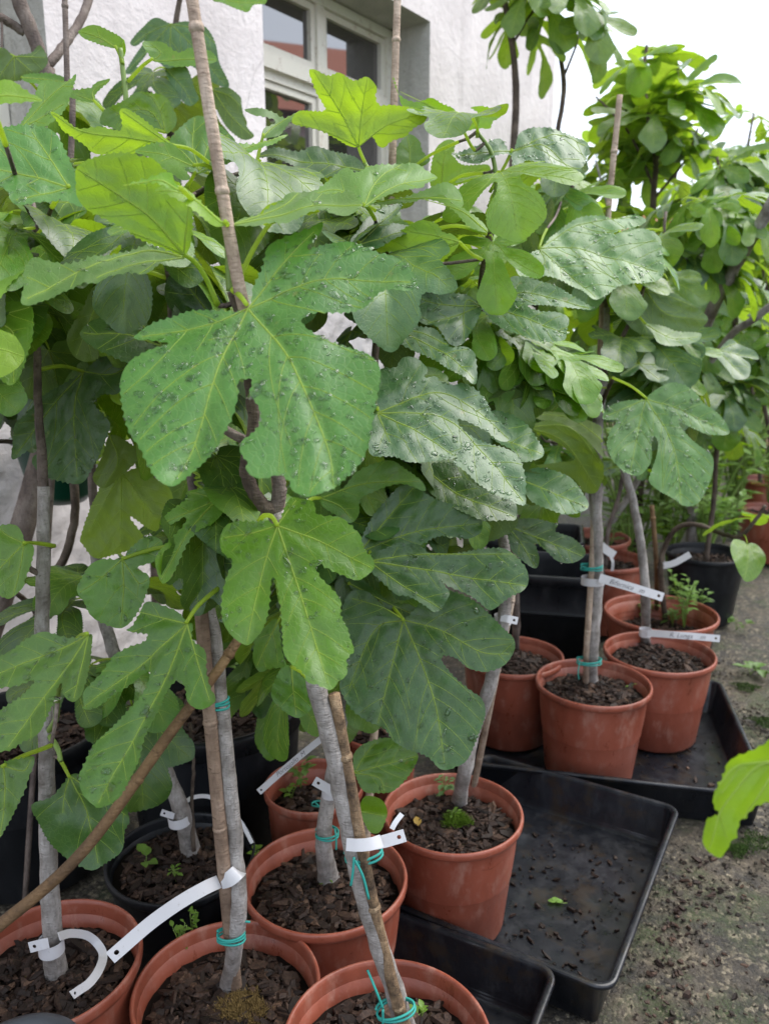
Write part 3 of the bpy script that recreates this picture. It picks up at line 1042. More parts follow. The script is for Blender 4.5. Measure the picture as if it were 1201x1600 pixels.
# C
q = root_of('C', 1008, 1008)
tree('C', q, 'fig tree with a slender pale trunk and a level white tag in the far tray')
stem('C', [q, P(1008, 930, 2.15), P(1003, 870, 2.13), P(992, 800, 2.1), P(975, 735, 2.07), P(960, 690, 2.05)], (.0135, .0125, .0115, .0105), M_BARK, 'trunk', world=True)
stem('C', [(960, 690, 2.05), (985, 600, 2.0), (1010, 520, 1.98), (1030, 430, 1.95), (1040, 330, 1.92)], (.008, .006, .0035), M_BARKB)
stem('C', [(985, 600, 2.0), (1040, 570, 2.0), (1090, 550, 2.0)], (.005, .003), M_BARKB)
# D
q = root_of('D', 1040, 975)
tree('D', q, 'fig tree with a dark arching twig in the weedy pot')
stem('D', [q, P(1032, 900, 2.45), P(1036, 860, 2.43), P(1058, 825, 2.38), P(1090, 820, 2.32), P(1130, 835, 2.25), P(1155, 838, 2.2), P(1178, 815, 2.16), P(1195, 790, 2.13)], (.009, .008, .006, .005), M_BARKD, 'trunk', world=True)
# E
q = root_of('E', 805, 1018)
tree('E', q, 'fig tree with a dark slim trunk in the half hidden far tray pot')
stem('E', [q, P(806, 930, 2.17), P(800, 800, 2.12), P(820, 680, 2.08), P(850, 600, 2.05), P(840, 480, 2.0), P(850, 360, 1.95), P(845, 260, 1.9)], (.0105, .009, .007, .004), M_BARKB, 'trunk', world=True)
stem('E', [(840, 480, 2.0), (780, 440, 1.95), (720, 400, 1.9), (690, 330, 1.85)], (.006, .003), M_BARKB)
# G1
q = np.array([*POTS['G1']['c'][:2], POTS['G1']['c'][2] - .01])
tree('G1', q, 'fig tree with a thin leaning stem behind the tied trunk')
stem('G1', [q, P(950, 830, 2.95), P(965, 780, 2.92), P(985, 700, 2.9), P(1040, 600, 2.85), P(1070, 480, 2.8), P(1060, 380, 2.75)], (.009, .008, .006, .004), M_BARKB, 'trunk', world=True)
stem('G1', [(1040, 600, 2.85), (1110, 600, 2.8), (1170, 590, 2.75)], (.005, .003), M_BARKB)
q = np.array([*POTS['G2']['c'][:2], POTS['G2']['c'][2] - .01])
tree('G2', q, 'fig tree with a broad pale stem farthest back beside the crates')
stem('G2', [q, P(985, 770, 3.2), P(1005, 720, 3.2), P(1030, 620, 3.2), P(1000, 480, 3.15), P(960, 360, 3.1), P(930, 250, 3.05)], (.016, .012, .008, .004), M_BARK, 'trunk', world=True)
stem('G2', [(1000, 480, 3.15), (900, 430, 3.1), (830, 380, 3.05), (760, 330, 3.0)], (.006, .003), M_BARKB)
q = np.array([*POTS['H']['c'][:2], POTS['H']['c'][2] - .01])
tree('H', q, 'leafy fig tree in the round black pot at the right')
stem('H', [q, P(1115, 780, 3.05), P(1120, 700, 3.0), P(1140, 600, 2.95), P(1150, 500, 2.9), P(1140, 400, 2.85), P(1130, 300, 2.8), P(1120, 245, 2.78)], (.010, .008, .005), M_BARKD, 'trunk', world=True)
stem('H', [(1120, 700, 3.0), (1060, 650, 2.95), (1000, 620, 2.9)], (.006, .003), M_BARKB)
stem('H', [(1140, 600, 2.95), (1190, 560, 2.9), (1230, 500, 2.85)], (.006, .003), M_BARKB)
q = np.array([*POTS['I']['c'][:2], POTS['I']['c'][2] - .01])
tree('I', q, 'fig tree in the terracotta pot at the right edge')
stem('I', [q, P(1205, 700, 3.8), P(1190, 600, 3.75), P(1200, 480, 3.7), P(1180, 360, 3.65), P(1165, 270, 3.6), P(1170, 215, 3.58)], (.012, .009, .005), M_BARKD, 'trunk', world=True)
q = np.array([*POTS['I2']['c'][:2], POTS['I2']['c'][2] - .01])
tree('I2', q, 'fig tree farthest away at the right edge')
stem('I2', [q, P(1180, 660, 4.4), P(1165, 560, 4.4), P(1120, 440, 4.4), P(1100, 340, 4.4), P(1080, 280, 4.35)], (.012, .009, .005), M_BARKD, 'trunk', world=True)

# old fig against the wall at the left
q = np.array([-1.02, 1.50, 0])
tree('W', q, 'old fig tree with thick brown forking branches before the wall at upper left', 'fig trees growing in the ground')
stem('W', [q, P(70, 700, 1.62), P(60, 450, 1.58), P(66, 250, 1.55), P(76, 105, 1.52)], (.030, .024, .018, .0125), M_BARKB, 'trunk', world=True)
stem('W', [(72, 120, 1.52), (62, 85, 1.51), (50, 50, 1.5), (30, 0, 1.48), (10, -80, 1.45)], (.013, .014, .013), M_BARKB)
stem('W', [(38, 50, 1.505), (20, 38, 1.49), (2, 27, 1.47), (-30, 10, 1.45)], (.009, .008), M_BARKB)
stem('W', [(75, 102, 1.52), (100, 70, 1.55), (122, 38, 1.58), (138, 0, 1.6), (150, -60, 1.62)], (.009, .0085), M_BARKB)
q = np.array([-.60, 1.93, 0])
tree('V', q, 'slim fig tree with blue green leaves close to the wall left of the window', 'fig trees growing in the ground')
stem('V', [q, P(240, 700, 2.0), P(262, 450, 1.95), P(268, 250, 1.9), P(262, 140, 1.86), P(270, 60, 1.84), P(283, -10, 1.82)], (.013, .010, .006), M_BARKD, 'trunk', world=True)
stem('V', [(266, 200, 1.88), (300, 190, 1.86), (330, 150, 1.84)], (.005, .003), M_BARKD)
# tall ones behind
q = np.array([.60, 3.15, 0])
tree('R1', q, 'tall fig tree with two dark stems against the pink end of the wall', 'fig trees growing in the ground')
stem('R1', [q, P(800, 600, 2.85), P(800, 300, 2.75), P(806, 150, 2.7), P(800, 70, 2.68), P(788, 0, 2.65), P(775, -60, 2.62)], (.018, .014, .011, .010), M_BARKD, 'trunk', world=True)
stem('R1', [(800, 420, 2.8), (850, 300, 2.8), (876, 175, 2.78), (880, 120, 2.78), (868, 60, 2.77), (858, 10, 2.76), (850, -50, 2.75)], (.010, .009, .007), M_BARKD)
stem('R1', [(800, 70, 2.68), (830, 20, 2.66), (860, -20, 2.64)], (.005, .003), M_BARKD)
stem('R1', [(880, 120, 2.78), (900, 70, 2.76), (915, 10, 2.74)], (.005, .003), M_BARKD)
q = np.array([1.15, 3.5, 0])
tree('R2', q, 'tall bushy fig tree against the white sky with two unripe figs', 'fig trees growing in the ground')
stem('R2', [q, P(1010, 560, 3.3), P(1020, 320, 3.25), P(1024, 250, 3.22), P(1012, 180, 3.2), P(1005, 120, 3.18), P(1010, 70, 3.16)], (.020, .013, .010, .006), M_BARKD, 'trunk', world=True)
stem('R2', [(1024, 255, 3.22), (1040, 210, 3.2), (1055, 150, 3.18), (1060, 100, 3.16)], (.006, .004), M_BARKD)
stem('R2', [(1024, 300, 3.24), (990, 220, 3.22), (960, 180, 3.2), (930, 150, 3.18)], (.006, .004), M_BARKD)
stem('R2', [(1022, 310, 3.25), (1070, 250, 3.2), (1090, 200, 3.18)], (.006, .004), M_BARKD)
q = np.array([1.32, 3.3, 0])
tree('R3', q, 'fig tree with thick bare grey limbs leaning in from the right', 'fig trees growing in the ground')
stem('R3', [q, P(1085, 690, 3.05), P(1082, 570, 2.75), P(1105, 500, 2.5), P(1140, 430, 2.35), P(1175, 370, 2.25), P(1240, 260, 2.1)], (.021, .021, .019, .017), M_BARK, 'trunk', world=True)
stem('R3', [(1085, 600, 2.82), (1140, 525, 2.6), (1175, 500, 2.5), (1240, 450, 2.4)], (.012, .012), M_BARK)
stem('R3', [(1175, 370, 2.25), (1130, 330, 2.3), (1090, 310, 2.35)], (.005, .003), M_BARKB)
stem('R3', [(1140, 430, 2.35), (1080, 410, 2.4), (1050, 380, 2.45)], (.005, .003), M_BARKB)
# tree out to the right whose leaf hangs into the picture
q = np.array([.36, .50, 0])
tree('S', q, 'fig tree just outside the right edge, one bright leaf hanging into the picture', 'fig trees growing in the ground')
stem('S', [q, q + (.01, .02, .45), q + (0, .05, .75), q + (-.02, .04, .95)], (.011, .009, .005), M_BARK, 'trunk', world=True)
# far thicket
for k, (x, y, top) in enumerate([(1.9, 5.6, 2.3), (2.6, 6.2, 2.6), (1.15, 5.4, 2.2), (3.3, 6.6, 2.5), (.85, 4.6, 2.0), (2.2, 4.9, 1.9), (2.75, 5.2, 2.2)]):
    key = f'Z{k}'
    tree(key, (x, y, 0), ['bushy fig tree far back in front of the salmon wall, behind the leaning grey limbs', 'bushy fig tree beside the salmon wall at the far right', 'bushy fig tree far back behind the white tipped stake',
                          'farthest fig tree at the right edge against the sky', 'low fig tree far back beside the end of the white wall', 'low fig tree far back behind the round black pot', 'fig tree far back behind the right edge pots'][k], 'fig trees growing in the ground')
    b = np.array([x, y, 0.0])
    tr_ = [b, b + (.03, 0, top * .4), b + (-.02, .03, top * .7), b + (.03, 0, top)]
    stem(key, tr_, (.028, .018, .008), M_BARKD, 'trunk', world=True)
    for i in range(6):
        a = rnd.uniform(0, 6.28)
        h = top * rnd.uniform(.2, .75)
        e = np.array([math.cos(a), math.sin(a), 0])
        s0 = b + (0, 0, h)
        stem(key, [s0, s0 + e * .25 + (0, 0, .2), s0 + e * .42 + (0, 0, .5)], (.010, .005), M_BARKD, world=True)

# bigger figs in the two black tubs: they fill the dark middle of the picture
q = np.array([*POTS['K1']['c'][:2], POTS['K1']['c'][2] - .01])
tree('K1', q, 'leafy dark fig tree growing in the large black tub behind the diagonal cane')
stem('K1', [q, P(322, 980, 1.70), P(330, 850, 1.66), P(345, 700, 1.6), P(360, 560, 1.55)], (.013, .011, .007), M_BARKB, 'trunk', world=True)
stem('K1', [(322, 980, 1.70), (380, 900, 1.62), (430, 830, 1.55), (470, 760, 1.5)], (.007, .004), M_BARKB)
stem('K1', [(330, 850, 1.66), (280, 780, 1.62), (230, 700, 1.58)], (.006, .004), M_BARKB)
stem('K1', [(322, 980, 1.70), (400, 980, 1.62), (480, 930, 1.55), (530, 860, 1.5)], (.006, .004), M_BARKB)
q = np.array([*POTS['K2']['c'][:2], POTS['K2']['c'][2] - .01])
tree('K2', q, 'fig tree with dark thin stems in the large black tub at the left edge')
stem('K2', [q, P(60, 960, 1.58), P(105, 860, 1.54), P(118, 780, 1.5), P(100, 700, 1.46), P(85, 600, 1.42), P(80, 480, 1.38)], (.010, .008, .005), M_BARKD, 'trunk', world=True)
stem('K2', [(60, 960, 1.58), (30, 930, 1.5), (0, 920, 1.45), (-40, 900, 1.42)], (.006, .004), M_BARKD)
stem('K2', [(105, 700, 1.46), (60, 692, 1.42), (10, 690, 1.4), (-40, 690, 1.38)], (.005, .004), M_BARKD)
# ------------------------------------------------------------------ leaf builder
def wavy(seed, k=.02):
    r = np.random.default_rng(seed)
    d = r.normal(0, 1, (5, 2)) * k
    ph = r.uniform(0, 6.28, 5)
    return lambda p: sum(np.sin(p @ d[i] + ph[i]) for i in range(5)) / 2.2


def outline_pts(out, tooth, amp, rs):
    """smooth the traced lobes, then add the rounded teeth of a fig leaf"""
    p = np.asarray(out, float).reshape(-1, 2)
    a = (np.roll(p[:, 0], -1) * p[:, 1] - p[:, 0] * np.roll(p[:, 1], -1)).sum() / 2
    if a > 0:
        p = p[::-1]
    n = len(p)
    st = tooth / 6.0
    q = []
    for i in range(n):
        a, b, c, d = p[i - 1], p[i], p[(i + 1) % n], p[(i + 2) % n]
        m = max(2, int(np.linalg.norm(c - b) / st))
        t = np.linspace(0, 1, m, endpoint=False)[:, None]
        q.append(.5 * (2 * b + (c - a) * t + (2 * a - 5 * b + 4 * c - d) * t**2 + (3 * b - a - 3 * c + d) * t**3))
    q = np.concatenate(q)
    if amp > 0:
        tg = np.roll(q, -1, 0) - np.roll(q, 1, 0)
        tg /= np.linalg.norm(tg, axis=1)[:, None] + 1e-9
        nr = np.stack([tg[:, 1], -tg[:, 0]], 1)
        s = np.concatenate([[0], np.cumsum(np.linalg.norm(np.diff(q, axis=0), axis=1))])
        ph = s / tooth + .6 * np.sin(s / tooth / 3.1) + rs.uniform(0, 1)
        saw = np.abs(np.sin(np.pi * ph))**.7 - .55
        k = .75 + .35 * np.sin(s / tooth / 2.3 + rs.uniform(0, 6)) ** 2
        # the notches between lobes are smooth
        tg2 = np.roll(tg, -4, 0)
        tg1 = np.roll(tg, 4, 0)
        turn = tg1[:, 0] * tg2[:, 1] - tg1[:, 1] * tg2[:, 0]
        conc = np.convolve(np.r_[turn[-6:], turn, turn[:6]], np.ones(13) / 13, 'same')[6:-6]
        sgn = 1.0
        k = k * np.where(conc * sgn > .22, .15, 1)
        q = q + nr * (saw * amp * k)[:, None] * (-1)
    return q


def build_leaf(name, out, base, veins, mpu, surf, seed, step, tooth=None, detail=1.0, ser=1.0, petiole=None, world=False):
    """mesh of one leaf: blade cut to outline, raised veins, stalk.
    surf(pts, h) -> 3D for outline-space pts lifted h metres along the blade normal."""
    rs = np.random.default_rng(seed)
    tooth = tooth or .0070 / mpu
    q = outline_pts(out, tooth, ser * .0023 / mpu, rs)
    lo, hi = q.min(0), q.max(0)
    gx, gy = np.meshgrid(np.arange(lo[0], hi[0], step), np.arange(lo[1], hi[1], step * .866))
    gx = gx + (np.arange(gx.shape[0]) % 2)[:, None] * step / 2
    gp = np.stack([gx.ravel(), gy.ravel()], 1)
    gp += rs.uniform(-.15, .15, gp.shape) * step
    gp = gp[inside(gp, q)]
    if len(gp):
        db = segdist(gp, q, np.roll(q, -1, 0)).min(1)
        gp = gp[db > step * .45]
    # veins: traced mains plus generated laterals
    base = np.asarray(base, float)
    mains = []
    for v in veins:
        w = np.concatenate([base[None], np.asarray(v, float).reshape(-1, 2)])
        mains.append(smooth_line(w, 8))
    segA = np.concatenate([m[:-1] for m in mains]) if mains else np.zeros((0, 2))
    segB = np.concatenate([m[1:] for m in mains]) if mains else np.zeros((0, 2))
    own = np.concatenate([[i] * (len(m) - 1) for i, m in enumerate(mains)]) if mains else np.zeros(0)
    lats = []
    ssp = .023 / mpu
    for i, m in enumerate(mains):
        L = np.concatenate([[0], np.cumsum(np.linalg.norm(np.diff(m, axis=0), axis=1))])
        s, side = ssp * rs.uniform(.9, 1.3), 1
        while s < L[-1] * .93:
            x = np.array([np.interp(s, L, m[:, 0]), np.interp(s, L, m[:, 1])])
            x2 = np.array([np.interp(s + 2, L, m[:, 0]), np.interp(s + 2, L, m[:, 1])])
            d = (x2 - x) / (np.linalg.norm(x2 - x) + 1e-9)
            for sd_ in (1, -1):
                ang = math.radians(rs.uniform(44, 56)) * sd_
                dd = np.array([d[0] * math.cos(ang) - d[1] * math.sin(ang), d[0] * math.sin(ang) + d[1] * math.cos(ang)])
                x_ = x + d * rs.uniform(0, ssp * .3)
                ln = [x_]
                for _ in range(14):
                    dd = dd * .93 + d * .07
                    dd /= np.linalg.norm(dd)
                    ln.append(ln[-1] + dd * ssp * .32)
                ln = np.array(ln)
                ok = inside(ln, q)
                if len(mains) > 1:
                    D = segdist(ln, segA, segB)
                    do = D[:, own == i].min(1)
                    dx = D[:, own != i].min(1)
                    ok &= (dx > do * .9) | (do < ssp * .2)
                k = int(np.argmin(ok)) if not ok.all() else len(ln)
                if k >= 3:
                    lats.append(ln[:k])
            s += ssp * rs.uniform(.85, 1.2) * (1 + .2 * s / L[-1])
    la = np.concatenate([m[:-1] for m in lats]) if lats else np.zeros((0, 2))
    lb = np.concatenate([m[1:] for m in lats]) if lats else np.zeros((0, 2))
    vp = []
    for ln in mains + lats:
        L = np.linalg.norm(np.diff(ln, axis=0), axis=1).sum()
        t_ = np.linspace(0, 1, max(3, int(L / step)))
        k_ = np.linspace(0, 1, len(ln))
        vp.append(np.stack([np.interp(t_, k_, ln[:, 0]), np.interp(t_, k_, ln[:, 1])], 1))
    if vp:
        vp = np.concatenate(vp)
        vp = vp[inside(vp, q)]
        vp = vp[segdist(vp, q, np.roll(q, -1, 0)).min(1) > step * .35]
        if len(vp) and len(gp):
            dv = np.sqrt(((gp[:, None] - vp[None])**2).sum(2)).min(1)
            gp = gp[dv > step * .62]
        gp = np.concatenate([gp, vp])
    pts = np.concatenate([q, gp])
    vs, es, fs, *_ = delaunay_2d_cdt([Vector(a) for a in pts.tolist()], [], [list(range(len(q)))], 1, 1e-4)
    p2 = np.array([(a[0], a[1]) for a in vs])
    wv = wavy(seed + 5, .036 * mpu / .0006 * .7)
    wv2 = wavy(seed + 9, .11 * mpu / .0006 * .7)
    perim = (q, np.roll(q, -1, 0))

    def height(x):
        h = wv(x) * .0019 + wv2(x) * .0006
        if len(segA):
            dm = segdist(x, segA, segB).min(1) * mpu
            h = h - .0026 * np.exp(-(dm / .0085)**2)
        if len(la):
            dl = segdist(x, la, lb).min(1) * mpu
            h = h - .0005 * detail * np.exp(-(dl / .0042)**2)
        return h

    hv = height(p2)
    V3 = surf(p2, hv)
    g = Geo()
    F3 = [tuple(f) for f in fs]
    # faces wound so that the leaf's upper side is the normal side
    g.add(V3, F3, 0)
    att = np.zeros(len(p2))
    if len(segA):
        att = np.exp(-(segdist(p2, segA, segB).min(1) * mpu / .0024)**2)
    if len(la):
        att = np.maximum(att, .38 * np.exp(-(segdist(p2, la, lb).min(1) * mpu / .0018)**2))
    uvs = [p2 * mpu]

    def ribbon(ln, r0, r1, up):
        n = len(ln)
        r = np.linspace(r0, r1, n)
        tg = np.gradient(ln, axis=0)
        tg /= np.linalg.norm(tg, axis=1)[:, None] + 1e-9
        nr = np.stack([-tg[:, 1], tg[:, 0]], 1)
        h0 = height(ln)
        L = surf(ln - nr * (r / mpu)[:, None], h0)
        R_ = surf(ln + nr * (r / mpu)[:, None], h0)
        T_ = surf(ln, h0 + r * up + .0005)
        B_ = surf(ln, h0 - r * 1.1)
        V = np.stack([L, T_, R_, B_], 1).reshape(-1, 3)
        f = []
        for i in range(n - 1):
            for k in range(4):
                k2 = (k + 1) % 4
                f.append((i * 4 + k, i * 4 + k2, (i + 1) * 4 + k2, (i + 1) * 4 + k))
        g.add(V, f, 1)
        uvs.append(np.repeat(ln, 4, 0) * mpu)

    for i, m in enumerate(mains):
        ribbon(m, .00115 if i == 0 else .0009, .00032, .35)
    if detail > .3:
        for m in lats:
            ribbon(m, .00034, .00012, .15)
    if petiole is not None:
        v, f = tube(petiole, np.linspace(.0021, .0027, len(petiole)), 8)
        g.add(v, f, 2)
        uvs.append(np.zeros((len(v), 2)))
    V = np.concatenate(g.v)
    origin = surf(base[None], height(base[None]))[0]
    me = bpy.data.meshes.new(name)
    me.from_pydata((V - origin).tolist(), [], g.f)
    for m in (M_LEAF, M_VEIN, M_PET):
        me.materials.append(m)
    me.polygons.foreach_set('material_index', np.array(g.m, dtype=np.int32))
    me.polygons.foreach_set('use_smooth', [True] * len(me.polygons))
    a = me.attributes.new('vein', 'FLOAT', 'POINT')
    full = np.zeros(len(V), dtype=np.float32)
    full[:len(att)] = att
    a.data.foreach_set('value', full)
    uvl = me.uv_layers.new(name='UVMap')
    li = np.empty(len(me.loops), dtype=np.int32)
    me.loops.foreach_get('vertex_index', li)
    uvl.data.foreach_set('uv', np.concatenate(uvs)[li].astype(np.float32).ravel())
    me.update()
    return me, origin, (p2, F3, V3)


# ------------------------------------------------------------------ dew
def dew_mesh(V3, F3, n, seed, r0, rsig, up_side):
    rs = np.random.default_rng(seed)
    tri = np.array([f for f in F3 if len(f) == 3])
    A, B, Cc = V3[tri[:, 0]], V3[tri[:, 1]], V3[tri[:, 2]]
    cr = np.cross(B - A, Cc - A)
    ar = np.linalg.norm(cr, axis=1)
    nrm = cr / (ar[:, None] + 1e-15)
    cen = (A + B + Cc) / 3
    # drops gather in patches
    w = ar * (.35 + np.clip(np.sin(cen[:, 0] * 55 + seed) * np.sin(cen[:, 2] * 61 + 2 * seed) + .35, 0, 1.4))
    pick = rs.choice(len(tri), n, p=w / w.sum())
    u = rs.uniform(0, 1, (n, 2))
    fl = u.sum(1) > 1
    u[fl] = 1 - u[fl]
    pos = A[pick] + u[:, :1] * (B - A)[pick] + u[:, 1:] * (Cc - A)[pick]
    V, Fc = [], []
    k = 0
    th = np.linspace(0, 2 * np.pi, 9, endpoint=False)
    for i in range(n):
        z = nrm[pick[i]]
        x = np.cross(z, rs.normal(0, 1, 3))
        x /= np.linalg.norm(x)
        y = np.cross(z, x)
        r = min(.0044, r0 * math.exp(rs.normal(0, rsig)))
        e = rs.uniform(1, 1.0 + min(.8, r / .0035))
        ph = rs.uniform(0, 6.28, 2)
        wob = 1 + .13 * np.sin(2 * th + ph[0]) + .08 * np.sin(3 * th + ph[1])
        hh = r * rs.uniform(.24, .40)
        ring = []
        for rr, zz in ((1.0, -.12), (.86, .50), (.5, .88)):
            ring.append(pos[i] + (r * e * rr * wob * np.cos(th))[:, None] * x + (r / e**.5 * rr * wob * np.sin(th))[:, None] * y + hh * zz * z)
        ring.append((pos[i] + hh * z)[None])
        V.append(np.concatenate(ring))
        m = 9
        for a in range(m):
            b = (a + 1) % m
            Fc.append((k + a, k + b, k + m + b, k + m + a))
            Fc.append((k + m + a, k + m + b, k + 2 * m + b, k + 2 * m + a))
            Fc.append((k + 2 * m + a, k + 2 * m + b, k + 3 * m))
        k += 3 * m + 1
    return np.concatenate(V), Fc


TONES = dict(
    bg=((.088, .185, .045), .36), hero=((.055, .165, .024), .20), mid=((.055, .148, .011), .26), lite=((.095, .22, .025), .30), dark=((.024, .078, .012), .15),  # dark: deep green leaves, colour lowered further to stand in for canopy shade
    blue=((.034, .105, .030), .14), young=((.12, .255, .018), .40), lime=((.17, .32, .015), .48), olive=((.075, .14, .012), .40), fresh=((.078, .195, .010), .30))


def nearest(key, p):
    best = None
    for s in TREES[key]['stems']:
        d = np.linalg.norm(s - p, axis=1)
        i = int(d.argmin())
        if best is None or d[i] < best[0]:
            best = (d[i], s[i])
    return best


HEROES = []


def hero(key, d, g, tone, out, base, veins, wet=0, under=False, pet=None, cup=0.0, ser=1.0, fold=0.0, jit=.12):
    """a leaf with its own outline: d metres away at the stalk, tilted by slopes g"""
    seed = 100 + len(HEROES)
    o2 = np.asarray(out, float).reshape(-1, 2)
    b = np.asarray(base, float)
    mpu = d / F
    ext = np.linalg.norm(o2 - b, axis=1).max()
    # blade plane from the slopes
    def depth(p):
        e = (p - b) / F
        k = 1 + g[0] * e[:, 0] + g[1] * e[:, 1]
        rr = ((p - b)**2).sum(1) / ext**2
        return d * k + cup * rr * ext * mpu
    a0 = P(*b, d)
    a1 = P(b[0] + 20, b[1], depth(np.array([[b[0] + 20, b[1]]]))[0])
    a2 = P(b[0], b[1] + 20, depth(np.array([[b[0], b[1] + 20]]))[0])
    nrm = np.cross(a1 - a0, a2 - a0)
    nrm /= np.linalg.norm(nrm)
    if nrm @ (EYE - a0) < 0:
        nrm = -nrm
    top = -nrm if under else nrm

    def surf(p, h):
        return P(p[:, 0], p[:, 1], depth(p)) + h[:, None] * top

    area = abs((np.roll(o2[:, 0], -1) * o2[:, 1] - o2[:, 0] * np.roll(o2[:, 1], -1)).sum() / 2)
    step = max(3.4, math.sqrt(area) / 44)
    petl = None
    if pet is not None:
        pp = np.asarray(pet, float).reshape(-1, 2)
        w = np.concatenate([b[None], pp])
        nd_, q = nearest(key, P(*pp[-1], d + .03))
        dend = float(np.clip((q - EYE) @ FW, d - .08, d + .10))
        dd = np.linspace(d, dend, len(w))
        petl = smooth_line(P(w[:, 0], w[:, 1], dd), 6)
    else:
        nd_, q = nearest(key, a0)
        to = q - a0
        L = min(nd_, .085)
        e = a0 + to / (nd_ + 1e-9) * L
        mid = (a0 + e) / 2 + np.array([0, 0, .006]) - top * .004
        petl = smooth_line([a0, mid, e], 5)
    me, origin, (p2, F3, V3) = build_leaf('leaf', o2, b, veins, mpu, surf, seed, step, ser=ser, petiole=petl)
    # winding: normals to the upper side
    f0 = me.polygons[len(F3) // 2].normal
    if np.array(f0) @ top < 0:
        me.flip_normals()
        F3 = [f[::-1] for f in F3]
    o = bpy.data.objects.new('leaf', me)
    root = TREES[key]['root']
    C.objects.link(o)
    o.parent = root
    o.location = Vector(origin) - root.location
    c, al = TONES[tone]
    j = [1 + rnd.uniform(-jit, jit) for _ in range(2)]
    o.color = (c[0] * j[0] * j[1], c[1] * j[1], c[2] * j[0], al)
    nd2, q = nearest(key, petl[-1])
    if nd2 > .012:
        sag = (petl[-1] + q) / 2 + np.array([0, 0, -.25 * nd2 * .3])
        v, f = tube(smooth_line([petl[-1], sag, q], 5), np.linspace(.0022, .0028, 11), 7)
        mk('branch', v, f, M_BARKB, root, loc=petl[-1])
    if wet:
        n = int(.95 * wet * area * mpu * mpu * 1e4)
        if n > 3:
            v, f = dew_mesh(V3, F3, n, seed, .0013, .6, top)
            w = mk('water_drops', v, f, M_WATER, o, loc=None)
            w.data.transform(Matrix.Translation(-Vector(origin)))
            w.location = (0, 0, 0)
            tag(w, kind='stuff')
    HEROES.append((o2, (d, b, g), key))
    return o


# ------------------------------------------------------------------ leaf patterns for all the other leaves
def mirror(half, rs, jit=.05):
    h = np.array(half, float)
    l = h[::-1].copy()
    l[:, 0] *= -1
    if abs(h[0, 0]) < 1e-6:
        l = l[:-1]
    if abs(h[-1, 0]) < 1e-6:
        l = l[1:]
    o = np.concatenate([h, l])
    o[1:] += rs.normal(0, jit * .3, o[1:].shape)
    return o


HALVES = [
    ([(0, 0), (.10, -.09), (.26, -.12), (.40, -.02), (.42, .10), (.28, .16), (.15, .20), (.34, .29), (.54, .46), (.62, .62), (.54, .74), (.40, .69), (.23, .53), (.105, .41), (.115, .56), (.23, .78), (.24, .95), (.15, 1.08), (0, 1.14)],
     [[(.20, .40), (.56, .68)], [(.30, .06)]]),
    ([(0, 0), (.14, -.12), (.33, -.08), (.46, .10), (.48, .28), (.40, .38), (.47, .50), (.50, .64), (.40, .70), (.28, .66), (.24, .72), (.26, .86), (.17, 1.0), (0, 1.08)],
     [[(.20, .32), (.44, .62)], [(.28, .10), (.42, .20)]]),
    ([(0, 0), (.12, -.07), (.30, .02), (.41, .24), (.41, .48), (.31, .74), (.15, .95), (0, 1.04)],
     [[(.18, .34), (.34, .60)], [(.24, .16)]]),
    ([(0, 0), (.08, -.08), (.24, -.14), (.38, -.08), (.36, .04), (.22, .10), (.10, .15), (.30, .32), (.50, .52), (.56, .66), (.47, .72), (.34, .60), (.20, .44), (.085, .33), (.085, .48), (.16, .74), (.19, .93), (.11, 1.10), (0, 1.18)],
     [[(.18, .36), (.42, .68)], [(.22, .0)]]),
]


def leaf_pattern(kind, seed):
    """a leaf lying in its own frame: stalk end at the origin side -Y, tip +Y, upper side +Z; blade one unit long = 1 m"""
    rs = np.random.default_rng(seed)
    half, vh = HALVES[kind]
    o = mirror(half, rs) * 200
    mains = [np.array([[rs.normal(0, 3), 110], [rs.normal(0, 5), 205]])]
    for v in vh:
        a = np.array(v) * 200
        mains += [a, a * (-1, 1)]
    droop, vfold, cupk, tw = rs.uniform(.5, 1.3), rs.uniform(-.10, .35), rs.uniform(-.25, .2), rs.uniform(-.35, .35)
    S_ = .001 * 5.0     # unit scale: blade about 1 m, scaled when placed

    def surf(p, h):
        x, y = p[:, 0] / 200, p[:, 1] / 200
        a = droop * np.clip(y, -.2, 1.3)
        yy = np.where(np.abs(a) < 1e-4, y, np.sin(a) / (droop + 1e-9))
        zz = -(1 - np.cos(a)) / (droop + 1e-9)
        r = np.abs(x)
        z2 = vfold * r + cupk * r**2 * 2 + tw * x * y * .5
        hh = h * 5.5 + z2
        nx_ = np.sin(a)
        return np.stack([x, yy + hh * nx_, zz + hh * np.cos(a)], 1)
    pl = np.array([[0, 0, 0], [0, -.12, .0], [0, -.26, -.03], [0, -.42, -.10]])
    pe = smooth_line(pl, 4)
    me, origin, (p2, F3, V3) = build_leaf('leaf', o, (0, 0), mains, .001, surf, seed, 13.0, tooth=9.0, detail=.9, ser=1.1, petiole=None)
    # stalk thickness belongs to the unit scale
    bm = bmesh.new()
    bm.from_mesh(me)
    v, f = tube(pe - origin, np.linspace(.011, .015, len(pe)), 6)
    vv = [bm.verts.new(x) for x in v]
    for q in f:
        fc = bm.faces.new([vv[i] for i in q])
        fc.material_index = 2
        fc.smooth = True
    bm.to_mesh(me)
    bm.free()
    k = me.polygons[len(F3) // 2].normal
    if k.z < 0:
        me.flip_normals()
    return me, Vector(pe[-1] - origin)


PATTERNS = [leaf_pattern(k, 900 + 10 * k + i) for k in range(4) for i in range(3)]


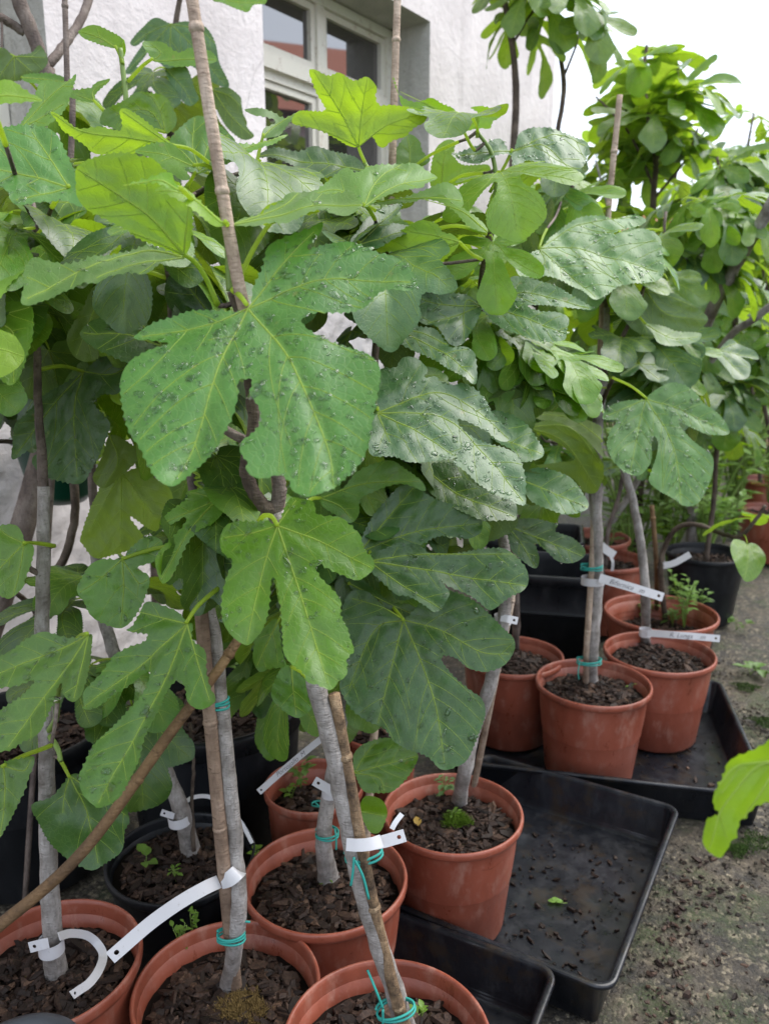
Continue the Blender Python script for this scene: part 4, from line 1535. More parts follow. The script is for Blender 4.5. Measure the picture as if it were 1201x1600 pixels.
def blocked(p, tip):
    """does a blade from p to tip come in front of one of the traced leaves?"""
    ax = tip - p
    sd_ = np.cross(ax, EYE - p)
    sd_ *= np.linalg.norm(ax) / (np.linalg.norm(sd_) + 1e-9)
    for t, s in ((0, 0), (.33, 0), (.66, 0), (1.05, 0), (.3, .4), (.3, -.4), (.65, .42), (.65, -.42)):
        x, y, d = proj(p + ax * t + sd_ * s)
        if d < .3:
            return True
        for o2, hd, key in HEROES:
            if o2[:, 0].min() - 12 < x < o2[:, 0].max() + 12 and o2[:, 1].min() - 12 < y < o2[:, 1].max() + 12:
                hz = hd[0] * (1 + hd[2][0] * (x - hd[1][0]) / F + hd[2][1] * (y - hd[1][1]) / F)
                if d < hz + .012 and inside(np.array([[x, y]]), o2)[0]:
                    return True
    return False


def foliage(key, n, size, tones, kinds=(0, 1, 2, 3), tmin=0.15, stems=None, guard=True, front=.6, droop=.55, keep=None, maxtry=12):
    """n leaves on alternate nodes along the stems of tree key"""
    T = TREES[key]
    st = [T['stems'][i] for i in (stems if stems is not None else range(len(T['stems'])))]
    wt = np.array([np.linalg.norm(np.diff(s, axis=0), axis=1).sum() for s in st])
    made = 0
    for i in range(n):
        for _ in range(maxtry):
            s = st[int(nrg.choice(len(st), p=wt / wt.sum()))]
            t = rnd.uniform(tmin, 1) ** .8 * (len(s) - 1)
            j = min(int(t), len(s) - 2)
            node = s[j] + (s[j + 1] - s[j]) * (t - j)
            az = rnd.uniform(0, 2 * math.pi)
            e = np.array([math.cos(az), math.sin(az), 0])
            if rnd.random() < front:      # leaves turn to the open yard
                e = e * .6 + np.array([.35, -.75, 0])
                e /= np.linalg.norm(e)
            sz = rnd.uniform(*size)
            tip = e + np.array([0, 0, rnd.uniform(-droop - .35, .35 - droop * .3)])
            tip /= np.linalg.norm(tip)
            up = np.array([0, 0, 1.0]) + nrg.normal(0, .28, 3) + e * .35
            nn_ = up - tip * (up @ tip)
            nn_ /= np.linalg.norm(nn_)
            xx = np.cross(tip, nn_)
            R = np.stack([xx, tip, nn_], 1)
            me, pe = PATTERNS[rnd.choice([k * 3 + m for k in kinds for m in range(3)])]
            loc = node - R @ (np.array(pe) * sz)
            if keep is not None and not keep(*proj(loc + tip * sz * .5)):
                continue
            if guard and blocked(loc, loc + tip * sz):
                continue
            o = bpy.data.objects.new('leaf', me)
            M = Matrix([[*R[0], 0], [*R[1], 0], [*R[2], 0], [0, 0, 0, 1]])
            o.rotation_euler = M.to_euler()
            o.scale = (sz * rnd.uniform(.9, 1.1), sz, sz)
            o.parent = T['root']
            o.location = Vector(loc) - T['root'].location
            C.objects.link(o)
            c, al = TONES[rnd.choice(tones)]
            k = rnd.uniform(.85, 1.18)
            o.color = (c[0] * k * rnd.uniform(.88, 1.12), c[1] * k, c[2] * k * rnd.uniform(.8, 1.2), al)
            made += 1
            break
    return made
# ------------------------------------------------------------------ the leaves one can tell apart, front to back
# big dewy leaf in the middle
hero('F', .70, (-.12, -.72), 'hero', [385,476, 345,481, 300,480, 267,490, 233,503, 208,525, 235,530, 262,537, 240,545, 218,556, 200,570, 190,590, 188,617, 192,647, 200,673, 217,700, 230,727, 247,750, 267,758, 285,745, 310,724, 335,700, 352,675, 367,645, 374,615, 372,601, 382,594, 394,598, 391,618, 405,640, 407,660, 395,676, 378,690, 375,706, 385,722, 384,733, 397,745, 416,745, 436,740, 450,750, 456,764, 480,775, 506,768, 531,752, 556,730, 574,700, 581,668, 590,625, 595,592, 590,568, 570,549, 540,537, 505,527, 480,512, 472,499, 490,489, 525,487, 555,482, 578,470, 590,457, 608,450, 635,453, 652,446, 645,426, 633,412, 612,399, 588,393, 560,381, 540,378, 510,384, 480,390, 500,366, 503,349, 470,361, 440,372, 418,386, 408,415, 393,445],
     (385, 475), [[440,540, 480,620, 512,700, 520,755], [348,555, 305,680, 275,740], [450,447, 530,432, 640,438], [435,415, 490,362], [330,500, 220,522]], wet=2.5, pet=[375,462, 362,452])
hero('F', .74, (.1, -1.9), 'mid', [287,398, 262,383, 233,378, 200,387, 173,395, 143,400, 110,410, 80,407, 53,400, 38,413, 35,437, 30,463, 43,468, 67,463, 97,453, 133,443, 150,443, 177,430, 200,427, 223,428, 240,417, 253,403, 273,401], (287, 397),
     [[233,386, 150,410, 40,455], [220,405, 150,432]], wet=1.2, pet=[305,410, 322,435, 341,478])
hero('F', .74, (.15, .35), 'young', [287,398, 300,372, 302,328, 298,305, 285,290, 268,275, 255,262, 238,247, 220,243, 203,238, 180,238, 153,243, 130,253, 119,265, 118,290, 122,310, 140,330, 170,345, 200,360, 215,372, 250,386], (287, 397),
     [[237,340, 180,300, 123,264], [292,350, 296,312], [240,375, 205,362]], under=True, wet=.2, pet=[305,410, 322,435, 341,478])
hero('F', .665, (.2, -.8), 'lime', [352,345, 340,333, 320,315, 300,298, 280,290, 255,292, 241,299, 265,308, 290,318, 310,330, 335,350], (352, 346), [[300,305, 243,299]], pet=[356,352])
hero('F', .66, (.2, -.6), 'lime', [282,293, 272,278, 265,266, 230,272, 191,284, 215,282, 240,282, 262,287], (282, 293), [[250,277, 192,284]], pet=[320,330, 356,352])
hero('F', .72, (-.2, -1.6), 'lite', [362,350, 380,338, 405,330, 417,320, 433,312, 450,300, 467,297, 510,300, 547,300, 560,312, 567,320, 552,333, 540,338, 520,335, 500,329, 470,340, 445,348, 424,347, 400,354, 378,352], (362, 350),
     [[425,335, 500,318, 565,320], [440,318, 465,299]], wet=.5, pet=[357,356])
hero('F', .76, (.0, .6), 'young', [425,347, 412,350, 404,338, 418,320, 440,314, 462,315, 480,320, 500,329, 470,336, 445,343], (424, 347), [[460,335, 498,329]], under=True, pet=[410,365, 390,400, 368,450])
hero('M', .95, (-.1, -1.7), 'lite', [567,318, 545,300, 500,302, 480,300, 500,288, 525,270, 543,262, 556,270, 575,262, 600,256, 625,252, 650,253, 668,262, 683,271, 665,283, 660,293, 635,300, 613,305, 585,312], (567, 318),
     [[620,290, 680,271], [590,280, 625,254], [530,292, 485,299]], wet=.6)
hero('M', 1.02, (-.2, -1.7), 'lite', [560,314, 613,305, 640,298, 665,292, 700,285, 718,298, 724,315, 718,322, 700,310, 690,302, 660,306, 620,314], (560, 314), [[640,303, 720,310]], wet=.5)
hero('M', 1.05, (.2, -1.2), 'young', [640,305, 675,293, 690,300, 708,314, 727,330, 753,350, 760,367, 733,357, 712,335, 687,317, 660,310], (760, 366), [[715,330, 645,305]], under=True)
hero('M', 1.02, (-.3, .2), 'young', [718,378, 707,366, 693,362, 683,350, 660,343, 645,348, 627,360, 605,377, 587,393, 600,394, 613,394, 630,404, 647,423, 667,435, 690,412, 710,393], (718, 378),
     [[665,393, 622,401, 590,394], [680,368, 640,362], [680,400, 655,420]], under=True, pet=[735,395, 752,405])
hero('M', 1.0, (.3, -1.4), 'blue', [547,376, 560,355, 573,340, 600,322, 627,317, 623,330, 607,345, 625,350, 653,357, 632,366, 613,374, 587,388, 563,380], (560, 378), [[590,350, 622,322], [610,365, 648,357]], wet=1.2)

# left group
hero('L1', .78, (.2, -.9), 'hero', [-25,205, 0,199, 30,196, 62,197, 85,207, 98,225, 110,250, 118,270, 122,292, 128,322, 100,314, 67,318, 33,323, 18,315, 8,298, -25,285], (107, 290), [[60,275, 0,262, -25,258], [75,240, 50,205], [70,300, 25,312]], wet=1.5)
hero('L1', .66, (.3, -.6), 'lime', [-25,130, 0,124, 20,125, 45,138, 65,149, 45,154, 20,158, -25,160], (-24, 146), [[20,144, 64,149]])
hero('J', .98, (.0, .3), 'lime', [268,226, 253,210, 227,187, 200,170, 188,173, 190,190, 187,203, 155,197, 123,200, 100,183, 80,174, 90,190, 100,205, 130,225, 150,240, 190,243, 210,240, 240,232], (268, 226), [[200,215, 130,205, 84,177], [230,200, 193,174]], under=True)
hero('J', .95, (.0, -.6), 'young', [303,257, 285,236, 265,222, 240,222, 210,233, 230,243, 250,258, 262,265, 283,280, 297,277, 288,258], (303, 257), [[265,240, 215,233]])
hero('J', 1.12, (.0, .15), 'mid', [228,192, 257,207, 273,197, 275,180, 263,155, 247,145, 217,143, 193,157, 163,170, 155,190, 170,198, 190,203, 205,190], (257, 206), [[230,170, 180,178], [250,175, 235,147]], wet=.3)
hero('J', 1.05, (.0, -.5), 'mid', [317,264, 333,243, 347,230, 367,220, 353,200, 323,182, 303,177, 283,193, 264,217, 270,235, 283,262, 300,270], (312, 266), [[300,225, 303,180], [330,215, 355,206], [285,235, 268,220]], wet=.5)
hero('J', 1.0, (.2, -1.0), 'young', [305,269, 330,248, 350,225, 375,222, 400,220, 425,212, 450,205, 425,223, 400,232, 375,246, 345,257], (305, 269), [[370,234, 446,207]], pet=[295,288, 290,300])
hero('J', 1.1, (.1, -.8), 'mid', [382,172, 400,168, 425,172, 445,178, 470,168, 450,190, 435,208, 410,212, 412,197, 430,184, 400,181], (412, 208), [[430,190, 466,170]])
hero('J', .95, (.0, -1.1), 'dark', [190,388, 165,360, 140,345, 115,350, 100,368, 112,382, 135,390, 165,396], (190, 388), [[150,370, 103,366]], wet=.5)
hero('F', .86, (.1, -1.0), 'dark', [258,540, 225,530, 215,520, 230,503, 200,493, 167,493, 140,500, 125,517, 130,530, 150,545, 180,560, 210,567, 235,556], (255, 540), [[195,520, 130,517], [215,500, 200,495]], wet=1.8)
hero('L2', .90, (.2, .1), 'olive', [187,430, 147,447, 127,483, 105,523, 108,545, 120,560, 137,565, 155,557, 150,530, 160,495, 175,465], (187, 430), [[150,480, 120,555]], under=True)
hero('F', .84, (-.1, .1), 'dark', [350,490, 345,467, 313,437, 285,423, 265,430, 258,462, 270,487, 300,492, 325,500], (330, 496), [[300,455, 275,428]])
hero('L1', .80, (.1, -.5), 'fresh', [-25,480, 0,474, 20,470, 43,473, 53,490, 52,530, 43,560, 35,580, 17,600, 0,594, -25,585], (-24, 500), [[20,520, 20,595], [20,485, 45,478]], wet=.6)
hero('L1', .74, (.2, -.5), 'lime', [-25,518, 15,520, 30,533, 37,553, 25,575, 0,590, -25,585], (-24, 540), [[10,545, 35,553]], wet=.2)
hero('L1', .78, (.0, -1.2), 'young', [-25,405, 20,402, 40,405, 35,420, 15,440, 0,462, -25,475], (-24, 420), [[10,412, 38,406]])
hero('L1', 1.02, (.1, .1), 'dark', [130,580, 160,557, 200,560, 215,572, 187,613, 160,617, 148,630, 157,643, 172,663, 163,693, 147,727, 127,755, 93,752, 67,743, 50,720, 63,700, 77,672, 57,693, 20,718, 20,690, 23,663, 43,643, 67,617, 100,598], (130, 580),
     [[115,640, 120,745], [75,640, 25,710], [170,585, 195,575]], wet=.5)
hero('J', 1.22, (-.1, .15), 'olive', [190,738, 165,745, 150,775, 140,795, 125,840, 127,850, 150,872, 185,865, 215,855, 225,840, 203,808, 233,827, 247,828, 255,805, 270,785, 265,762, 240,745, 215,732], (190, 738), [[190,860], [245,810], [140,830]], under=True)
hero('J', 1.16, (.1, .2), 'olive', [172,680, 200,690, 220,710, 200,735, 165,762, 145,748, 158,715], (172, 681), [[185,720, 165,758]], under=True)
hero('L2', .87, (.25, -.35), 'fresh', [338,778, 320,763, 293,767, 290,780, 267,797, 250,813, 252,820, 270,818, 290,808, 285,822, 262,845, 245,868, 243,885, 253,911, 267,903, 280,877, 293,850, 310,830, 330,820, 347,803, 350,790], (338, 780),
     [[295,830, 252,905], [295,800, 255,816], [310,770, 298,769]], wet=.6, pet=[345,790, 357,806, 366,815])
hero('L2', .93, (.05, -.2), 'fresh', [190,873, 160,873, 140,883, 127,903, 120,923, 130,940, 140,960, 157,973, 187,982, 207,970, 220,950, 227,933, 233,913, 230,897, 213,888, 240,877, 253,860, 250,843, 233,837, 213,847, 197,863], (190, 873),
     [[192,925, 188,978], [225,862, 248,845], [155,905, 125,925], [215,910, 230,905]], wet=.7)
hero('L1', .93, (.2, -.3), 'fresh', [35,848, 37,840, 25,820, 0,818, -25,830, -25,928, 0,932, 15,935, 35,918, 40,905, 50,880, 53,856, 45,848], (37, 848), [[0,885, -20,905], [10,835, -5,822], [30,890, 20,930]], wet=.3, pet=[60,849, 85,853])
hero('L1', .83, (-.1, -.55), 'mid', [142,990, 127,992, 100,993, 67,987, 40,1000, 17,1020, -20,1040, -20,1078, 0,1077, 27,1073, 53,1063, 35,1085, 0,1110, -20,1120, -20,1176, 0,1174, 17,1170, 33,1160, 60,1147, 73,1127, 83,1100, 88,1073, 95,1068, 98,1085, 113,1097, 127,1088, 135,1067, 140,1040, 143,1010], (136, 990),
     [[90,1055, 10,1165], [50,1030, -15,1060], [125,1040, 115,1090]], wet=.8)
hero('L1', .84, (.1, -.2), 'mid', [3,1197, 5,1190, 30,1185, 50,1182, 52,1192, 45,1215, 40,1235, 25,1265, 8,1295, -5,1312, -20,1300, -20,1195], (3, 1198), [[5,1250, -2,1308], [35,1205, 46,1188]], wet=.5, pet=[35,1182, 62,1172, 80,1165])
hero('L1', 1.02, (.05, .05), 'dark', [108,1213, 95,1228, 80,1245, 50,1258, 62,1290, 80,1320, 100,1340, 120,1352, 145,1360, 165,1350, 190,1330, 195,1300, 202,1283, 195,1250, 185,1238, 150,1222, 125,1210], (108, 1214), [[135,1275, 152,1350], [100,1240, 98,1270], [165,1250, 195,1275]], pet=[100,1198, 92,1185])
hero('L2', .82, (-.15, -.6), 'mid', [290,970, 285,962, 267,950, 233,940, 220,950, 207,977, 198,985, 217,990, 230,993, 223,1003, 200,1010, 177,1023, 167,1037, 153,1057, 130,1080, 128,1100, 127,1106, 147,1107, 173,1090, 200,1073, 225,1050, 231,1050, 232,1057, 220,1087, 200,1110, 173,1137, 147,1163, 133,1190, 123,1213, 127,1240, 143,1257, 150,1261, 167,1257, 187,1243, 203,1217, 217,1187, 227,1150, 247,1113, 260,1080, 277,1062, 287,1073, 293,1097, 313,1108, 335,1093, 327,1070, 322,1047, 320,1017, 300,997, 300,975], (291, 973),
     [[265,1040, 215,1140, 150,1252], [215,1040, 130,1102], [305,1025, 325,1092], [245,962, 215,955]], wet=.9, pet=[308,948, 330,928, 345,916])
# middle group below the big leaf
hero('F', .76, (.05, -.45), 'fresh', [433,819, 418,812, 400,813, 373,813, 353,820, 343,840, 347,863, 362,877, 353,900, 345,933, 347,967, 357,987, 370,1000, 387,1006, 400,995, 410,983, 418,963, 422,940, 423,910, 428,900, 433,920, 437,950, 440,983, 443,1020, 457,1040, 473,1053, 480,1067, 500,1073, 517,1078, 528,1067, 542,1053, 543,1030, 553,1017, 548,997, 543,980, 533,960, 533,940, 520,920, 503,903, 495,890, 497,880, 510,887, 533,897, 560,905, 583,888, 583,873, 570,857, 563,837, 550,823, 530,808, 497,803, 490,785, 470,778, 455,775, 443,793, 436,812], (433, 820),
     [[470,930, 512,1068], [500,845, 580,885], [408,895, 385,1000], [395,830, 350,838], [450,795, 462,780]], wet=.9, pet=[424,807, 412,806, 404,815])
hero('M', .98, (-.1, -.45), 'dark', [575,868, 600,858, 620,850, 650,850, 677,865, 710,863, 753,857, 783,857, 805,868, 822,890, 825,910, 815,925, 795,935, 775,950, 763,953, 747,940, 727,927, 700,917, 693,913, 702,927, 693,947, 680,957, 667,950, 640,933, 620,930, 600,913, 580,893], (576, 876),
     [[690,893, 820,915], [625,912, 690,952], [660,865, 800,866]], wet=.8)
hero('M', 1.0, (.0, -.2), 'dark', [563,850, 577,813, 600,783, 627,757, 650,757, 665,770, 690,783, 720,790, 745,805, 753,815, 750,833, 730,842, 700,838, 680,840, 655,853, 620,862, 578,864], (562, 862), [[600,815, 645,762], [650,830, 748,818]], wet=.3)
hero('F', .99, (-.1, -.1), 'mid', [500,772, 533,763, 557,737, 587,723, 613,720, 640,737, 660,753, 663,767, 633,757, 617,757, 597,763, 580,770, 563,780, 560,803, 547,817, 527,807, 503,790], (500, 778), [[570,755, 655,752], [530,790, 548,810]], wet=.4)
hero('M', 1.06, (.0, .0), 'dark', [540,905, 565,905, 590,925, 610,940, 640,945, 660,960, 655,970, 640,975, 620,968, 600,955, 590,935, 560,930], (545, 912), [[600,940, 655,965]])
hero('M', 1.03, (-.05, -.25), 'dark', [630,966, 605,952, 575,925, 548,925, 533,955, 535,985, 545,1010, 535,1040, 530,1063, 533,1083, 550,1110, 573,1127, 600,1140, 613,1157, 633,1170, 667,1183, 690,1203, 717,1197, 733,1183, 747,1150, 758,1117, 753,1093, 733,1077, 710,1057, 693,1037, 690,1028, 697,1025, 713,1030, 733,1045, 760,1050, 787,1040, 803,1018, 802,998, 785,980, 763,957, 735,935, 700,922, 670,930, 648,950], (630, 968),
     [[660,1040, 682,1110, 694,1192], [612,1040, 590,1130], [690,985, 750,1018, 795,1022], [585,985, 545,1075], [600,950, 550,935]], wet=.6)
hero('M', 1.2, (-.1, -.3), 'mid', [553,1208, 551,1190, 555,1175, 573,1160, 607,1153, 640,1170, 653,1180, 647,1200, 633,1220, 613,1237, 590,1240, 567,1236], (553, 1208), [[600,1195, 650,1182], [570,1180, 585,1162], [590,1215, 600,1235]], wet=.9)
hero('M', 1.22, (.0, .0), 'fresh', [562,1268, 570,1245, 595,1250, 605,1270, 600,1290, 590,1303, 575,1298], (562, 1270), [[600,1278]])
hero('F', .93, (.1, .1), 'mid', [408,985, 430,967, 437,985, 442,1020, 447,1040, 425,1045, 405,1050, 395,1030, 398,1000], (440, 960), [[415,1010, 402,1040]], wet=.8)
hero('F', .95, (.0, .0), 'mid', [450,1040, 435,1050, 423,1085, 435,1105, 455,1120, 470,1122, 488,1105, 487,1085, 475,1060], (455, 1042), [[458,1080, 462,1118]], wet=.7)
# centre right
hero('M', .99, (.15, -.75), 'blue', [588,632, 590,600, 595,575, 617,572, 630,558, 653,560, 668,577, 663,590, 680,588, 690,598, 710,602, 720,598, 740,605, 757,620, 773,647, 797,673, 800,683, 783,688, 757,673, 727,658, 715,657, 727,673, 753,687, 793,700, 810,713, 820,740, 822,760, 820,788, 793,780, 770,770, 747,757, 727,740, 707,723, 720,713, 687,722, 640,723, 617,713, 578,706, 580,660], (590, 640),
     [[650,672, 712,712], [690,650, 760,710, 818,780], [680,612, 740,635, 795,682], [610,690]], wet=2.2)
hero('M', 1.06, (.0, -.9), 'dark', [663,727, 707,722, 727,747, 773,773, 803,783, 807,807, 793,813, 753,815, 720,800, 683,780, 667,760], (663, 730), [[725,775, 803,805]], wet=1.8)
hero('A', 1.14, (.1, -1.3), 'blue', [743,660, 770,642, 800,648, 825,665, 838,684, 850,705, 840,718, 812,722, 800,705, 778,690], (745, 662), [[790,685, 846,708]], wet=1.5)
hero('A', 1.2, (.1, -1.1), 'blue', [818,762, 818,740, 840,731, 873,737, 893,747, 910,770, 920,788, 907,800, 883,805, 857,797, 830,782], (818, 750), [[860,765, 918,790]], wet=2.4)
hero('A', 1.28, (.0, -.2), 'dark', [792,815, 827,810, 850,813, 870,820, 868,830, 893,840, 912,857, 912,870, 893,880, 870,877, 850,860, 837,850, 842,873, 837,888, 820,880, 800,862, 793,840], (793, 822), [[840,840, 908,868], [815,850, 835,884]], wet=1.5)
hero('M', 1.1, (.1, -1.1), 'blue', [553,482, 570,476, 600,471, 615,478, 630,490, 650,493, 655,505, 680,510, 700,532, 705,541, 725,540, 740,550, 745,575, 743,598, 725,590, 700,577, 672,558, 645,545, 610,528, 590,520, 565,508, 537,491], (552, 490), [[620,510, 690,545, 740,590], [600,480], [660,515, 698,533]], wet=2.4)
hero('A', 1.17, (.2, -.5), 'blue', [751,477, 735,461, 712,459, 685,460, 664,452, 650,457, 648,475, 652,497, 665,506, 682,511, 703,536, 722,536, 740,512, 750,490], (751, 476), [[728,470, 725,530], [690,475, 655,462], [700,495, 668,503]], wet=2.2)
hero('A', 1.19, (-.15, -1.0), 'blue', [748,472, 760,452, 790,440, 805,430, 850,440, 885,455, 927,480, 900,480, 850,477, 825,479, 845,485, 870,487, 888,497, 885,520, 880,533, 850,535, 825,527, 795,515, 775,505, 760,492], (748, 474), [[810,490, 882,520], [820,455, 920,479]], wet=2.2, pet=[752,462, 757,450])
hero('A', 1.22, (-.1, -.9), 'blue', [800,233, 815,204, 856,201, 897,210, 920,222, 914,251, 903,268, 891,277, 874,266, 844,257, 822,250, 809,263, 801,264, 797,240, 780,240, 745,254, 716,245, 707,236, 751,225, 780,216], (800, 232), [[850,228, 900,270], [750,236, 712,238], [870,210, 915,222]], wet=2.6, pet=[790,255, 765,300])
hero('A', 1.24, (.1, .3), 'young', [762,320, 770,300, 800,270, 815,247, 850,262, 835,285, 815,303, 795,330, 775,348, 758,338], (762, 322), [[800,295, 840,262]], under=True)
hero('A', 1.2, (.1, .2), 'young', [722,202, 710,200, 693,187, 667,177, 640,167, 627,163, 622,145, 614,120, 620,140, 633,153, 653,157, 673,152, 690,160, 710,170, 720,187], (722, 201), [[680,168, 625,142]], pet=[728,212, 735,226, 742,235])
hero('M', 1.13, (.0, .35), 'lime', [560,229, 543,227, 527,218, 497,203, 457,192, 467,173, 505,172, 503,160, 493,143, 483,113, 490,108, 513,117, 530,113, 553,125, 573,120, 588,135, 587,150, 593,163, 613,163, 650,168, 667,177, 663,190, 647,200, 633,213, 613,220, 600,230, 590,227, 580,214], (560, 229),
     [[535,180, 492,112], [515,208, 462,192], [565,175, 574,123], [605,195, 655,178]], under=True, pet=[564,240, 572,258], wet=.1)
hero('A', 1.2, (.0, .2), 'young', [747,177, 730,187, 724,203, 735,203, 745,200, 765,200, 770,190, 783,180, 780,172, 755,165, 735,168], (747, 178), [[735,198], [775,178]], pet=[746,195, 745,215])
hero('M', 1.12, (.0, -1.0), 'dark', [400,240, 430,232, 465,235, 490,228, 520,235, 555,245, 572,262, 545,265, 520,275, 490,278, 470,262, 440,252], (572, 262), [[500,252, 405,240]])
hero('A', 1.25, (.0, -.1), 'mid', [613,256, 617,235, 637,208, 655,220, 660,235, 672,250, 650,264, 625,265], (640, 264), [[640,235, 637,212]])
hero('A', 1.3, (.0, .1), 'young', [672,290, 677,240, 693,220, 710,220, 710,243, 723,257, 763,257, 760,277, 720,288, 695,296], (690, 292), [[692,255, 700,224], [730,272, 758,262]], under=True)
# right
hero('B', 1.38, (-.05, -.8), 'hero', [845,386, 820,400, 805,412, 807,425, 817,432, 850,432, 873,437, 897,447, 910,453, 927,467, 945,462, 967,447, 997,443, 1027,437, 1036,427, 1037,413, 1033,390, 1027,372, 1003,358, 975,364, 958,366, 973,360, 1000,353, 1008,345, 987,333, 960,340, 940,335, 910,337, 883,350, 860,368], (842, 388),
     [[893,383, 953,400, 1028,422], [900,350, 985,336], [870,410, 930,462], [850,410, 815,424]], wet=2.2)
hero('B', 1.6, (.0, .15), 'olive', [820,667, 853,657, 875,660, 897,673, 920,690, 940,720, 943,737, 942,750, 930,770, 910,767, 893,747, 850,735, 835,728, 870,722, 897,717, 877,697, 845,678], (822, 667), [[880,690, 930,760], [890,668, 938,725]], under=True)
hero('B', 1.62, (.0, -.8), 'olive', [808,645, 850,643, 893,647, 927,660, 940,670, 938,690, 943,713, 927,700, 900,675, 870,663, 840,655], (940, 690), [[890,655, 812,645]], under=True)
hero('B', 1.5, (.05, -.35), 'hero', [1007,622, 980,625, 960,630, 947,640, 943,653, 963,657, 953,673, 948,693, 953,713, 967,732, 980,740, 997,743, 1010,733, 1017,717, 1018,690, 1022,682, 1027,693, 1023,717, 1015,740, 1013,753, 1027,767, 1047,777, 1070,790, 1087,788, 1100,773, 1110,750, 1115,727, 1110,710, 1093,697, 1077,683, 1063,667, 1062,660, 1077,667, 1100,677, 1127,680, 1140,675, 1133,657, 1120,643, 1100,630, 1090,617, 1070,603, 1047,598, 1027,607, 1014,616], (1010, 622),
     [[1040,670, 1057,720, 1065,785], [1000,660, 985,735], [1065,640, 1135,672], [980,635, 948,648]], wet=2.6, pet=[985,603, 957,590])
hero('B', 1.72, (-.1, .1), 'dark', [1010,452, 985,462, 968,480, 978,505, 1000,522, 1030,530, 1062,528, 1092,515, 1105,497, 1085,478, 1060,462, 1035,452], (1008, 454), [[1040,490, 1098,500], [1050,465, 1085,480], [1000,490, 1010,520]], under=True)
hero('B', 1.68, (.0, -1.2), 'mid', [1008,505, 1035,508, 1060,515, 1095,520, 1085,535, 1050,540, 1028,535, 1020,520], (1008, 505), [[1050,524, 1090,524]])
hero('C', 1.8, (.1, -1.4), 'blue', [998,566, 985,556, 968,560, 985,570, 968,585, 985,588, 1000,576, 1012,590, 1030,595, 1045,590, 1025,578, 1050,578, 1075,572, 1060,562, 1030,554, 1010,552], (998, 567), [[1030,590], [1065,570], [972,584], [972,560]])
hero('C', 1.95, (.0, -.6), 'blue', [1122,545, 1105,550, 1118,557, 1133,575, 1148,592, 1168,590, 1172,570, 1160,556, 1185,560, 1180,548, 1160,538, 1140,530], (1122, 546), [[1160,585], [1180,556], [1150,535]])
# upper left background
hero('W', 1.42, (.1, .2), 'dark', [22,88, 5,75, -20,90, -20,125, 20,128, 45,120, 68,108, 75,92, 62,70, 48,82, 30,85], (23, 88), [[0,120], [24,125], [50,112], [70,90]], under=True, pet=[8,80, 2,76])
hero('W', 1.40, (.0, -.9), 'mid', [33,118, 60,113, 90,115, 105,125, 80,130, 45,130], (34, 120), [[70,121, 102,125]])
hero('L1', 1.05, (.2, -.2), 'lite', [28,200, 50,160, 65,125, 100,125, 118,113, 112,145, 98,175, 75,197, 50,205], (30, 200), [[70,155, 112,120], [75,175, 100,160]], wet=.3)
hero('J', 1.16, (.0, -.2), 'fresh', [147,158, 150,145, 172,122, 150,128, 140,136, 123,138, 103,140, 108,150, 127,157], (147, 157), [[145,140, 168,125], [120,146]], pet=[155,165, 163,173])
hero('J', 1.12, (-.2, -.3), 'fresh', [180,72, 193,63, 173,47, 147,35, 120,42, 128,55, 150,65, 165,70], (180, 71), [[150,52, 122,43]], pet=[187,85, 192,100])
hero('J', 1.13, (.0, .0), 'young', [190,90, 196,78, 193,60, 187,60, 183,75, 185,86], (190, 90), [[190,62]], pet=[192,100])
hero('V', 1.72, (.05, .1), 'blue', [267,36, 243,27, 223,40, 203,63, 210,70, 225,62, 212,82, 196,110, 205,113, 222,92, 238,72, 248,95, 262,105, 290,100, 310,110, 330,127, 355,137, 357,127, 343,97, 337,67, 323,43, 300,33, 283,33], (267, 37), [[264,100], [300,70, 350,130], [235,70, 200,108], [230,50, 208,66], [310,45, 335,65]])
hero('J', 1.1, (.1, -.1), 'fresh', [238,91, 222,68, 230,60, 253,63, 278,80, 300,75, 330,80, 338,95, 310,103, 275,103, 250,95], (238, 91), [[285,91, 335,92], [250,78, 235,63]], pet=[222,103, 200,127])
hero('V', 1.75, (.0, .1), 'blue', [258,105, 290,103, 305,140, 310,155, 295,165, 275,145], (258, 106), [[285,135, 300,162]])
hero('V', 1.8, (.0, .1), 'dark', [333,140, 355,136, 375,150, 378,165, 385,195, 397,212, 380,218, 360,205, 345,185, 335,160], (333, 141), [[360,180, 393,212], [358,150, 375,165]], under=True)
hero('V', 1.82, (.0, .1), 'olive', [245,125, 262,115, 270,140, 295,165, 315,150, 320,180, 300,200, 268,205, 250,150], (262, 118), [[275,165, 300,198]], under=True)
hero('V', 1.75, (.0, -.6), 'fresh', [333,0, 350,5, 385,18, 397,5, 415,2, 410,-14, 335,-14], (335, -10), [[370,0, 410,0]])
# bright leaf close to the lens at the right
hero('S', .52, (.3, .1), 'lime', [1225,1150, 1173,1173, 1143,1193, 1133,1217, 1117,1247, 1118,1263, 1127,1277, 1107,1280, 1098,1310, 1107,1330, 1127,1343, 1140,1323, 1153,1303, 1157,1290, 1170,1280, 1183,1263, 1225,1235], (1224, 1190), [[1180,1205, 1130,1275, 1112,1330], [1190,1240, 1165,1282], [1160,1200, 1128,1230]])

